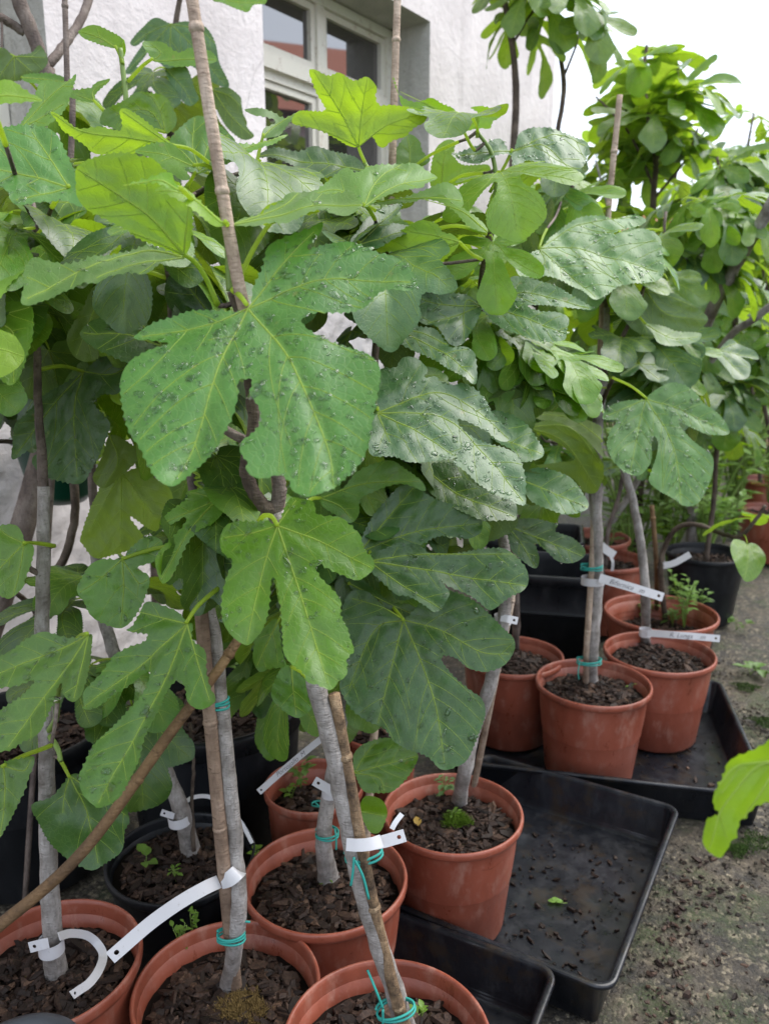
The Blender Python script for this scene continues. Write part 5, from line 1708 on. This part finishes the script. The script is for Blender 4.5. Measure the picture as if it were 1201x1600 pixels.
# ------------------------------------------------------------------ the rest of the foliage
# the canes stay in front of what grows behind them
for quad, qd in (([945, 340, 955, 340, 976, 145, 960, 145], 1.75), ([604, 250, 618, 250, 630, -10, 612, -10], 1.25), ([285, -10, 310, -10, 345, 230, 388, 440, 362, 440, 318, 230], .70),
                 ([400, 1245, 412, 1215, 540, 1115, 550, 1135, 425, 1245], 1.29), ([380, 1160, 560, 1130, 560, 1290, 400, 1290], 1.27), ([1095, 505, 1115, 515, 1150, 440, 1201, 350, 1201, 325, 1130, 430], 2.3), ([915, 900, 945, 900, 955, 480, 935, 480], 1.82)):
    HEROES.append((np.array(quad, float).reshape(-1, 2), (qd, np.zeros(2), (0, 0)), 'cane'))
foliage('J', 40, (.10, .17), ['mid', 'dark', 'mid', 'young'], (1, 2, 0), stems=[1, 3, 4])
foliage('J', 10, (.10, .16), ['dark', 'mid'], (0, 1), stems=[0], tmin=.55)
foliage('L1', 22, (.10, .16), ['mid', 'dark', 'fresh'], (1, 2, 0), stems=[1, 2])
foliage('L2', 24, (.09, .15), ['mid', 'dark'], (1, 2, 0), stems=[1])
foliage('K1', 46, (.12, .19), ['mid', 'dark', 'dark'], (0, 1, 3), tmin=.25)
foliage('K2', 26, (.12, .18), ['mid', 'dark', 'dark'], (0, 1, 3), stems=[0], tmin=.5, keep=lambda x, y, d: y < 640)
foliage('M', 40, (.10, .17), ['mid', 'dark', 'dark', 'blue'], (0, 1, 0), stems=[1, 4])
foliage('M', 14, (.10, .16), ['dark', 'mid', 'dark'], (0, 1), stems=[3], keep=lambda x, y, d: y > 225)
foliage('M', 8, (.11, .16), ['dark', 'mid'], (0, 1), stems=[0], tmin=.75)
foliage('A', 28, (.09, .15), ['mid', 'mid', 'young', 'fresh'], (0, 1, 0), stems=[1, 2, 3, 4])
foliage('A', 8, (.10, .15), ['dark', 'mid'], (0, 1), stems=[0], tmin=.6)
foliage('B', 30, (.11, .17), ['mid', 'hero', 'dark', 'young'], (0, 0, 3, 1), stems=[1, 2, 3, 4], front=.4)
foliage('C', 30, (.12, .19), ['mid', 'blue', 'fresh'], (0, 0, 3, 1), stems=[1, 2], front=.4)
foliage('E', 38, (.10, .17), ['mid', 'young', 'fresh', 'lite'], (0, 0, 3, 1), tmin=.35, front=.4)
foliage('G1', 26, (.13, .20), ['bg', 'blue', 'fresh'], (0, 0, 3), tmin=.35, front=.3)
foliage('G2', 46, (.13, .20), ['bg', 'fresh', 'mid', 'lite'], (0, 0, 3), tmin=.4, front=.3)
foliage('H', 64, (.12, .20), ['bg', 'blue', 'fresh', 'mid'], (0, 0, 3), tmin=.25, front=.3)
foliage('I', 56, (.13, .21), ['bg', 'fresh', 'mid'], (0, 0, 3), tmin=.3, front=.3)
foliage('I2', 44, (.14, .22), ['bg', 'fresh', 'mid'], (0, 0, 3), tmin=.3, front=.3)
foliage('W', 10, (.12, .18), ['mid', 'dark'], (0, 1), stems=[0], tmin=.3, keep=lambda x, y, d: y > 180)
foliage('V', 10, (.12, .18), ['blue', 'dark'], (0, 1), tmin=.4, keep=lambda x, y, d: y > 120 and x < 400)
foliage('R1', 20, (.15, .22), ['bg', 'bg', 'fresh', 'mid'], (3, 3, 0), tmin=.70, front=.2, keep=lambda x, y, d: y < 110 and 750 < x < 950)
foliage('R2', 46, (.19, .28), ['bg', 'bg', 'fresh', 'young'], (3, 3, 0), tmin=.30, front=.0, droop=.05, keep=lambda x, y, d: 870 < x < 1150 and y > 55 and (x > 955 or y > 190))
foliage('R3', 34, (.12, .18), ['bg', 'blue', 'lite', 'young'], (0, 0, 3), stems=[2, 3], tmin=.3, front=.3)
for k in range(7):
    foliage(f'Z{k}', 80, (.15, .23), ['bg', 'fresh', 'mid', 'bg'], (3, 3, 0), tmin=.2, guard=False, front=.1, droop=.3)
foliage('D', 4, (.09, .13), ['fresh', 'lite'], (1, 2), tmin=.7, guard=False)
# ------------------------------------------------------------------ canes and stakes
def cane(pts, r, m, label, nodes=6, group='canes and stakes beside the trunks'):
    q = smooth_line(pts, 14)
    n = len(q)
    rr = np.full(n, r) * np.linspace(1.05, .85, n)
    v, f = tube(q, rr, 12)
    o = mk('bamboo_cane', v, f, m, loc=q[0])
    for k in np.linspace(.12, .92, nodes):
        i = int(k * (n - 1))
        d = q[min(i + 1, n - 1)] - q[i]
        d /= np.linalg.norm(d)
        v, f = tube([q[i] - d * .0045, q[i] - d * .0015, q[i] + d * .0015, q[i] + d * .0045], [r * .85, r * 1.09, r * 1.07, r * .85], 12)
        mk('cane_node', v, f, m, o, loc=q[i])
    tag(o, label, 'cane', group)
    return q


SF = cane([root_of('F', 655, 1640), P(628, 1590, .975), P(580, 1400, .925), P(522, 1085, .868)], .0078, M_CANED, 'weathered half burnt cane tied to the nearest trunk', 4)
SF2 = cane([P(438, 800, .845), P(420, 640, .80), P(372, 440, .735), P(330, 190, .70), P(294, -40, .67)], .0062, M_CANE, 'pale bamboo cane rising past the big dewy leaf to the top of the picture', 4)
SM = cane([POTS['M']['c'] + np.array([.06, .05, -.01]), P(600, 900, 1.33), P(607, 500, 1.28), P(613, 240, 1.25), P(622, -40, 1.22)], .0066, M_CANE, 'pale bamboo cane standing in front of the window', 7)
SB = cane([root_of('B', 915, 1075), P(917, 1000, 1.965), P(925, 870, 1.93), P(933, 640, 1.87), P(948, 360, 1.78), P(968, 148, 1.72)], .0075, M_CANE, 'tall bamboo stake with a pale tip at the far tray trunk', 8)
SL2 = cane([root_of('L2', 369, 1556), P(352, 1380, 1.03), P(338, 1230, .995), P(322, 1050, .955), P(308, 880, .92), P(298, 800, .905)], .0088, M_CANEL, 'brown cane crossing the trunk above the brown moss', 5)
SA = cane([root_of('A', 738, 1240), P(772, 1070, 1.44), P(800, 930, 1.40), P(802, 830, 1.38)], .006, M_CANE, 'thin cane beside the curved pale trunk', 4)
SD = cane([root_of('D', 1026, 962), P(1025, 880, 2.44), P(1018, 790, 2.40)], .008, M_CANEB, 'short brown stake in the weedy pot', 2)
SX = cane([P(-40, 1475, .80), P(0, 1446, .80), P(130, 1330, .815), P(270, 1140, .84), P(335, 1055, .865), P(372, 1000, .88)], .0062, M_CANEB, 'glossy brown cane slanting across the bottom left corner', 3)

cane([(-.70, 1.33, 0), P(108, 300, 1.34), P(105, 130, 1.325), P(100, -40, 1.31)], .0052, M_BARKB, 'thin dark upright stake among the forking branches at upper left', 3)

# ------------------------------------------------------------------ twine ties
def tie(c, axis, rx, label, turns=2, tails=(), ry=None):
    """twine wound round trunk and cane at c"""
    z = np.asarray(axis, float)
    z /= np.linalg.norm(z)
    x = np.cross(z, [0.0, 1, 0])
    x /= np.linalg.norm(x)
    y = np.cross(z, x)
    ry = ry or rx * .62
    th = np.linspace(0, 2 * np.pi * turns, 26 * turns)
    q = c + (rx * np.cos(th))[:, None] * x + (ry * np.sin(th))[:, None] * y + (.0042 * (th / 6.283 - turns / 2) + .0012 * np.sin(th * 1.7))[:, None] * z
    g = Geo()
    g.add(*tube(q, .0016, 7))
    for tl in tails:
        g.add(*tube(smooth_line(tl, 6), .0015, 7))
    o = g.out('twine_tie', [M_TIE], loc=c)
    tag(o, label, 'twine', 'teal twine ties')
    return o


def between(a, b, t):
    return np.asarray(a) * (1 - t) + np.asarray(b) * t


c1 = P(568, 1335, .922)
tie(c1, P(560, 1300, .91) - P(578, 1380, .93), .0215, 'teal twine tie with two hanging ends below the folded white tag', 2,
    [[P(553, 1340, .90), P(551, 1365, .90), P(548, 1384, .903)], [P(555, 1345, .90), P(567, 1370, .90), P(576, 1405, .905)]])
c2 = P(618, 1578, .972)
tie(c2, P(605, 1540, .965) - P(622, 1600, .98), .0235, 'teal twine tie at the foot of the nearest trunk, one end pointing up', 2,
    [[P(598, 1576, .945), P(588, 1550, .94), P(574, 1516, .945)], [P(598, 1578, .945), P(598, 1600, .95)]])
c3 = P(361, 1463, 1.06)
tie(c3, [0, 0, 1], .018, 'teal twine tie on the trunk above the brown moss', 3, [[P(376, 1450, 1.05), P(380, 1441, 1.05), P(391, 1441, 1.05)]])
c4 = P(336, 1098, .975)
tie(c4, [0, 0, 1], .0165, 'teal twine tie under the long lobed leaf at the left', 3)
c5 = P(511, 1302, 1.282)
tie(c5, [0, 0, 1], .018, 'teal twine loop on the short leaning trunk, one end hanging', 2, [[P(523, 1295, 1.265), P(525, 1310, 1.262), P(525, 1328, 1.265)]], ry=.017)
c6 = P(924, 886, 1.932)
tie(c6, [0, 0, 1], .026, 'teal twine tie above the long lettered tag of the far trunk', 3)
c7 = P(920, 1033, 1.985)
tie(c7, [0, 0, 1], .030, 'teal twine tie at the foot of the far tied trunk', 3, [[P(905, 1035, 1.95), P(903, 1050, 1.95), P(904, 1062, 1.955)]])
tie(P(497, 1257, 1.52), [0, 0, 1], .012, 'teal twine end behind the short leaning trunk', 1, [[P(492, 1254, 1.51), P(500, 1262, 1.5), P(508, 1268, 1.5)]])

# ------------------------------------------------------------------ white plastic tags
M_TAG = mat('white_plastic_tag', (.72, .71, .75), .42)
t = M_TAG.node_tree
nn = noise(t, objvec(t), 180, 4, .7)
t.links.new(mixc(t, ramp(t, nn, [(.62, (0, 0, 0)), (.72, (.6,) * 3)]), (.52, .515, .53), (.30, .28, .26)), t.nodes['Principled BSDF'].inputs['Base Color'])
M_INK = mat('pencil_ink', (.05, .05, .06), .8)


def tag_strip(pts, wpx, hole=True, hole0=False):
    """pts: [(px, py, depth)] along the strip; wpx its width in photo pixels -> verts, faces with a punched hole at the end"""
    p = np.array(pts, float)
    q = smooth_line(p, 6)
    c = P(q[:, 0], q[:, 1], q[:, 2])
    dx = np.gradient(q[:, :2], axis=0)
    nr = np.stack([-dx[:, 1], dx[:, 0]], 1)
    nr /= np.linalg.norm(nr, axis=1)[:, None]
    wpx = wpx * .92
    a = P(q[:, 0] + nr[:, 0] * wpx / 2, q[:, 1] + nr[:, 1] * wpx / 2, q[:, 2])
    b = P(q[:, 0] - nr[:, 0] * wpx / 2, q[:, 1] - nr[:, 1] * wpx / 2, q[:, 2] + .002)
    V = [x for pr in zip(a, b) for x in pr]
    n = len(a)
    w = np.linalg.norm(a[0] - b[0])
    f = [(2 * i, 2 * i + 1, 2 * i + 3, 2 * i + 2) for i in range(n - 1)]
    for end, on in ((n - 1, hole), (0, hole0)):
        if not on:
            continue
        i2 = end - 1 if end else 1
        d = c[end] - c[i2]
        d /= np.linalg.norm(d)
        A, B = a[end], b[end]
        sq = []
        m = 4
        A2, B2 = A + d * w, B + d * w
        for (s, e) in ((A, A2), (A2, B2), (B2, B), (B, A)):
            for k in range(m):
                sq.append(s + (e - s) * k / m)
        sq = np.array(sq)
        cen = (A + B + A2 + B2) / 4
        rad = sq - cen
        circ = cen + rad / np.linalg.norm(rad, axis=1)[:, None] * w * .17
        k0 = len(V)
        V += list(sq) + list(circ)
        M_ = 4 * m
        f += [(k0 + i, k0 + (i + 1) % M_, k0 + M_ + (i + 1) % M_, k0 + M_ + i) for i in range(M_)]
    return np.array(V), f


def band(c, axis, rx, ry, w, a0=0, a1=360):
    z = np.asarray(axis, float)
    z /= np.linalg.norm(z)
    x = np.cross(z, [0.0, 1, 0])
    x /= np.linalg.norm(x)
    y = np.cross(z, x)
    th = np.radians(np.linspace(a0, a1, 30))
    r = c + (rx * np.cos(th))[:, None] * x + (ry * np.sin(th))[:, None] * y
    V = [p for q in r for p in (q - z * w / 2, q + z * w / 2)]
    return np.array(V), [(2 * i, 2 * i + 2, 2 * i + 3, 2 * i + 1) for i in range(29)]


def plant_tag(label, pieces, text=None, loc=None):
    g = Geo()
    for v, f in pieces:
        g.add(v, f)
    o = g.out('plant_tag', [M_TAG], loc=loc if loc is not None else pieces[0][0][0])
    md = o.modifiers.new('s', 'SOLIDIFY')
    md.thickness = .0006
    md.offset = 0
    es = o.modifiers.new('e', 'EDGE_SPLIT')
    es.split_angle = math.radians(40)
    tag(o, label, 'plant tag', 'white plastic plant tags')
    if text:
        s, p0, p1, hgt, flip = text
        cu = bpy.data.curves.new('lettering', 'FONT')
        cu.body = s
        cu.size = hgt
        cu.shear = .35
        cu.offset = -.0001
        cu.align_y = 'CENTER'
        tmp = bpy.data.objects.new('lettering', cu)
        me = bpy.data.meshes.new_from_object(tmp)
        bpy.data.objects.remove(tmp)
        me.materials.clear()
        me.materials.append(M_INK)
        x = p1 - p0
        x /= np.linalg.norm(x)
        nz = EYE - p0
        nz -= x * (nz @ x)
        nz /= np.linalg.norm(nz)
        y = np.cross(nz, x)
        M = Matrix([[x[0], y[0], nz[0], 0], [x[1], y[1], nz[1], 0], [x[2], y[2], nz[2], 0], [0, 0, 0, 1]])
        me.transform(M)
        t_ = bpy.data.objects.new('lettering', me)
        t_.parent = o
        t_.location = Vector(p0 + nz * .0022) - Vector(o.location)
        C.objects.link(t_)
    return o


up = [0, 0, 1]
plant_tag('folded white tag wrapped round the nearest trunk and its cane, punched end at the right',
          [tag_strip([(541, 1320, .893), (560, 1321, .888), (580, 1319, .888), (596, 1314, .893)], 22, hole=False), tag_strip([(586, 1318, .898), (600, 1315, .90), (614, 1311, .90)], 22), tag_strip([(612, 1296, .91), (618, 1285, .912), (628, 1272, .915)], 9, hole=False)])
plant_tag('long blank white tag slanting down to the left from the mossy trunk',
          [tag_strip([(345, 1378, 1.018), (358, 1374, 1.012), (371, 1363, 1.016), (375, 1358, 1.04)], 26, hole=False), tag_strip([(342, 1378, 1.02), (320, 1388, 1.0), (280, 1411, .985), (235, 1443, .975), (192, 1480, .965)], 23)])
plant_tag('white tag curled in an open loop in the bottom left pot',
          [band(P(80, 1478, 1.082), up, .0165, .0165, .019), tag_strip([(76, 1474, 1.06), (66, 1476, 1.055), (62, 1477, 1.055)], 18), tag_strip([(92, 1464, 1.06), (110, 1459, 1.09), (135, 1462, 1.12), (152, 1475, 1.13), (161, 1493, 1.11), (155, 1515, 1.07), (140, 1536, 1.04), (122, 1549, 1.02)], 15)])
plant_tag('white tag band on the tilted grey trunk, its free end arching behind the cane',
          [band(P(280, 1280, 1.373), np.array([-.10, 0, 1]), .0185, .0185, .017), tag_strip([(272, 1276, 1.352), (265, 1274, 1.35), (262, 1273, 1.35)], 11), tag_strip([(283, 1260, 1.37), (300, 1247, 1.40), (325, 1245, 1.42), (350, 1258, 1.43), (376, 1285, 1.42), (394, 1318, 1.40)], 7, hole=False)])
p0, p1 = P(440, 1208, 1.325), P(483, 1167, 1.325)
plant_tag('narrow white tag with dark handwriting slanting across the small pot against the black tub',
          [tag_strip([(540, 1125, 1.33), (520, 1141, 1.32), (480, 1172, 1.315), (440, 1206, 1.31), (412, 1231, 1.31)], 11)], ('Portogallo  M', P(432, 1212, 1.305), P(520, 1141, 1.312), .0105, False))
plant_tag('short white tag with two punched holes on the short leaning trunk',
          [band(P(517, 1238, 1.275), up, .0145, .0145, .012), tag_strip([(528, 1245, 1.255), (514, 1234, 1.25), (504, 1228, 1.25)], 16)])
plant_tag('white tag with a punched hole on the trunk behind the big dark leaf',
          [band(P(785, 968, 1.395), up, .0145, .0145, .016), tag_strip([(782, 965, 1.375), (792, 967, 1.37), (797, 968, 1.37)], 13)])
p0 = P(946, 908, 1.885)
plant_tag('long white tag lettered in pencil pointing right from the far tied trunk',
          [band(P(926, 907, 1.935), up, .028, .021, .019), tag_strip([(936, 903, 1.905), (960, 910, 1.895), (990, 919, 1.885), (1022, 929, 1.88)], 15)], ('Bifernica   m', P(951, 908, 1.888), P(1015, 927, 1.878), .0165, False))
plant_tag('long white tag lying level across the right pot of the far tray',
          [band(P(1008, 988, 2.165), up, .0165, .0165, .020), tag_strip([(1011, 989, 2.14), (1050, 992, 2.10), (1090, 995, 2.08), (1112, 997, 2.07)], 12)], ('R. Lunga    m', P(1045, 992, 2.098), P(1100, 996, 2.07), .0165, False))
plant_tag('white tag tilted upwards on the dark stem of the weedy pot',
          [band(P(1033, 882, 2.44), up, .012, .012, .02), tag_strip([(1038, 884, 2.42), (1055, 879, 2.41), (1078, 866, 2.40)], 11, hole=False)])
plant_tag('small folded white tag hanging behind the far tied trunk',
          [tag_strip([(938, 852, 2.2), (948, 860, 2.19), (960, 868, 2.19)], 14, hole=False), tag_strip([(952, 866, 2.19), (957, 878, 2.19), (956, 892, 2.2)], 5, hole=False)])

# ------------------------------------------------------------------ moss, seedlings, weeds
def tuft(c, R, n, m, label, cat, hgt=.016):
    V, f = [], []
    k = 0
    for _ in range(n):
        a = nrg.uniform(0, 6.283)
        r = R * math.sqrt(nrg.uniform(0, 1)) * (.75 + .2 * math.sin(3 * a + R * 900) + .1 * math.sin(5 * a + R * 300)) * (1 if nrg.random() < .85 else 1.25)
        b = c + np.array([r * math.cos(a), r * math.sin(a) * .8, (1 - (r / R)**2) * hgt * .6])
        d = nrg.normal(0, 1, 3)
        d[2] = abs(d[2]) + .6
        d /= np.linalg.norm(d)
        L = hgt * nrg.uniform(.4, 1)
        s = np.cross(d, nrg.normal(0, 1, 3))
        s /= np.linalg.norm(s)
        V += [b - s * .0009, b + s * .0009, b + d * L * .6 + s * .0007, b + d * L]
        f += [(k, k + 1, k + 2), (k, k + 2, k + 3)]
        k += 4
    o = mk('moss', V, f, m, smooth=False, loc=c)
    tag(o, label, cat, kind='stuff')


q = on_z(713, 1288, POTS['A']['c'][2] + .013)
tuft(q, .030, 2200, M_MOSS, 'bright green moss tuft at the foot of the curved pale trunk', 'moss', .016)
q = on_z(375, 1582, POTS['L2']['c'][2] + .010)
tuft(q, .046, 3800, M_MOSSB, 'brown dry moss at the foot of the tied trunk in the lower left', 'moss', .013)
M_MOSSG = mat('dull_moss', (.04, .075, .014), .9, .2)
for k, (x, y, r) in enumerate([(1165, 1075, .05), (1185, 1320, .06), (1150, 1330, .035), (1195, 1130, .05)]):
    tuft(on_z(x, y, 0.0), r, 900, M_MOSSG, ['moss cushion on the concrete beside the far tray', 'moss patch on the concrete under the bright near leaf', 'small moss patch on the concrete left of the bright near leaf', 'moss strip on the concrete at the right edge'][k], 'moss', .009)


def leaflet(c, d, up_, L, w, n=5):
    """small pointed oval leaf from c along d"""
    d = d / np.linalg.norm(d)
    s = np.cross(d, up_)
    s /= np.linalg.norm(s)
    u = np.cross(s, d)
    t = np.linspace(0, 1, n)
    hw = w * np.sin(np.pi * t**.8) * .5
    mid = c + (L * t)[:, None] * d - (L * .22 * t**2)[:, None] * u
    A = mid + hw[:, None] * s + (hw * .3)[:, None] * u
    B = mid - hw[:, None] * s + (hw * .3)[:, None] * u
    V = np.stack([A, mid, B], 1).reshape(-1, 3)
    f = []
    for i in range(n - 1):
        f += [(3 * i, 3 * i + 1, 3 * i + 4, 3 * i + 3), (3 * i + 1, 3 * i + 2, 3 * i + 5, 3 * i + 4)]
    return V, f


def weed(base, h, stems, leaves, size, label, tone='fresh', spread=.35, cat='weed', ratio=.55):
    root = empty('weed', base, label, cat, 'weeds and seedlings')
    for _ in range(stems):
        g, gl = Geo(), Geo()
        a = rnd.uniform(0, 6.28)
        e = np.array([math.cos(a), math.sin(a), 0]) * spread * rnd.uniform(.2, 1) * h
        q = smooth_line([base, base + e * .35 + (0, 0, h * .5), base + e + (0, 0, h * rnd.uniform(.75, 1.05))], 6)
        g.add(*tube(q, np.linspace(.0012, .0007, len(q)) * max(1, h / .12), 5))
        for i in range(leaves):
            t = .25 + .75 * (i + 1) / leaves
            p = q[min(int(t * (len(q) - 1)), len(q) - 1)]
            b = rnd.uniform(0, 6.28)
            d = np.array([math.cos(b), math.sin(b), rnd.uniform(.0, .7)])
            L = size * rnd.uniform(.6, 1.15)
            g.add(*tube([p, p + d * L * .35], .0005, 4))
            v, f = leaflet(p + d * L * .35, d, np.array([0, 0, 1.0]), L, L * ratio * rnd.uniform(.8, 1.2))
            gl.add(v, f)
        mk('stem', np.concatenate(g.v), g.f, M_GREENSTEM, root, loc=base)
        o = mk('foliage', np.concatenate(gl.v), gl.f, M_WEED, root, loc=base)
        c, al = TONES[tone]
        k = rnd.uniform(.85, 1.2)
        o.color = (c[0] * k, c[1] * k, c[2] * k, al)
    return root


def onsoil(k, x, y):
    return on_z(x, y, POTS[k]['c'][2] + .004)


weed(onsoil('L2', 283, 1492), .05, 4, 4, .013, 'branching chickweed seedling at the left rim of the mossy pot', 'young')
weed(onsoil('L2', 300, 1462), .045, 3, 4, .011, 'thin seedling standing beside the long blank tag', 'young')
weed(onsoil('M', 402, 1343), .018, 2, 3, .014, 'tiny round leaved seedling near the left rim behind the nearest trunk', 'lime', ratio=.85)
weed(onsoil('M', 512, 1392), .02, 2, 2, .014, 'tiny grass like seedling at the foot of the short leaning trunk', 'young', ratio=.3)
weed(onsoil('J', 228, 1358), .03, 2, 2, .022, 'little pale round leaved seedling in the black rimmed pot', 'young', ratio=.9)
weed(onsoil('J', 275, 1378), .03, 3, 3, .012, 'thin seedling in front of the tilted grey trunk', 'young')
weed(onsoil('N', 470, 1235), .06, 5, 5, .02, 'leafy weed in the small pot against the black tub', 'mid')
weed(onsoil('N', 455, 1250), .03, 2, 4, .016, 'small two leaved seedling at the front of the small pot', 'young', ratio=.8)
weed(onsoil('A', 690, 1250), .05, 4, 5, .016, 'grey green weed left of the curved pale trunk', 'blue')
weed(onsoil('A', 705, 1292), .035, 3, 4, .013, 'small weed growing out of the green moss tuft', 'young')
weed(onsoil('F', 655, 1600), .02, 2, 3, .016, 'tiny seedling right of the tie in the nearest pot', 'young', ratio=.7)
weed(onsoil('B', 985, 1078), .015, 1, 3, .012, 'speck of a seedling at the right of the far tied trunk', 'young')
weed(onsoil('K1', 345, 1085), .13, 7, 6, .035, 'leafy weed growing in the large black tub behind the diagonal cane', 'fresh')
weed(onsoil('K1', 405, 1095), .10, 5, 5, .03, 'second leafy weed at the right side of the large black tub', 'mid')
for (x, y, h, s, n, sz, lb) in [(1068, 985, .20, 6, 12, .030, 'tall feathery weed at the right of the weedy pot'), (1005, 970, .06, 9, 4, .025, 'low weed on the left side of the weedy pot'), (1085, 965, .09, 6, 6, .03, 'broad leaved weed near the right rim of the weedy pot'), (1050, 980, .05, 10, 3, .03, 'grassy weed at the front of the weedy pot')]:
    weed(onsoil('D', x, y), h, s, n, sz, lb, 'fresh' if h > .1 else 'mid', ratio=.4 if n == 3 else .55)
for (x, y, h, s, n, sz, lb) in [(1095, 855, .25, 12, 8, .055, 'bushy weed filling the round black pot'), (1060, 850, .22, 9, 7, .05, 'pale leaved weed left of the round black pot'), (1130, 850, .18, 8, 7, .05, 'weed at the right rim of the round black pot')]:
    weed(onsoil('H', x, y), h, s, n, sz, lb, 'fresh', .6)
weed(onsoil('I', 1200, 795), .35, 9, 9, .06, 'yellowish weed in the terracotta pot at the right edge', 'young', .5)
weed(onsoil('G1', 950, 870), .18, 7, 6, .05, 'green weed behind the far tied trunk', 'mid', .5)
for (x, y, z, h, lb) in [(1172, 1055, 0, .03, 'round leaved seedling on the concrete behind the far tray corner'), (1195, 1060, 0, .03, 'round leaved seedling on the concrete at the right edge'), (1150, 985, 0, .05, 'small weed on the concrete beside the weedy pot')]:
    weed(on_z(x, y, z), h, 3, 3, .038, lb, 'mid', .9, ratio=.8)
# undergrowth between the far plants
k = 0
for (x, y, d, h) in [(1000, 720, 3.4, .5), (1060, 720, 3.6, .55), (1110, 740, 3.7, .6), (1160, 700, 4.2, .7), (1040, 690, 4.4, .7), (1120, 660, 4.8, .8), (980, 690, 4.0, .6), (1190, 660, 4.9, .8)]:
    b = P(x, y, d)
    b[2] = 0
    weed(b, h + .25, 12, 12, .085, ['knee high weed growing behind the farthest trunks', 'bushy green weed behind the round black pot', 'tall weed behind the pots at the right', 'leafy weed at the foot of the salmon wall', 'weed thicket plant left of the leaning limbs', 'tall weed under the leaning grey limbs', 'weed beside the end of the white wall', 'weed at the far right edge under the trees'][k], ['fresh', 'young', 'fresh', 'mid'][k % 4], .5)
    k += 1

# fallen leaflet in the tray
q = on_z(868, 1410, .012)
root = empty('fallen_leaflet', q, 'small bright green three lobed leaflet lying in the half empty tray', 'leaflet')
for a in (-1.2, 0.1, 1.3):
    v, f = leaflet(q, np.array([math.sin(a), math.cos(a), .15]), np.array([0, 0, 1.0]), .016, .014)
    o = mk('lobe', v, f, M_WEED, root, loc=q)
    o.color = (.16, .33, .04, .3)
mk('stalk', *tube([q, q + (.01, -.004, .001), q + (.022, -.003, .0)], .0007, 5), M_GREENSTEM, root, loc=q)
# yellow dead leaf on the soil
q = onsoil('A', 653, 1300) + (0, 0, .012)
v, f = leaflet(q, np.array([-.1, 1, .35]), np.array([0, 0, 1.0]), .026, .016)
tag(mk('dead_leaf', v, f, mat('yellowed_leaf', (.30, .19, .03), .6), loc=q), 'small yellowed dead leaf on the soil beside the moss tuft', 'leaf')
# two unripe figs
for (x, y) in ((1047, 230), (1059, 241)):
    c = P(x, y, 3.16)
    v, f = lathe([(0, -.030), (.012, -.028), (.024, -.016), (.028, 0), (.024, .016), (.012, .030), (.005, .038), (0, .040)], 18, c)
    o = mk('fig', v, f, mat('unripe_fig', (.10, .13, .10), .45), TREES['R2']['root'], loc=c)
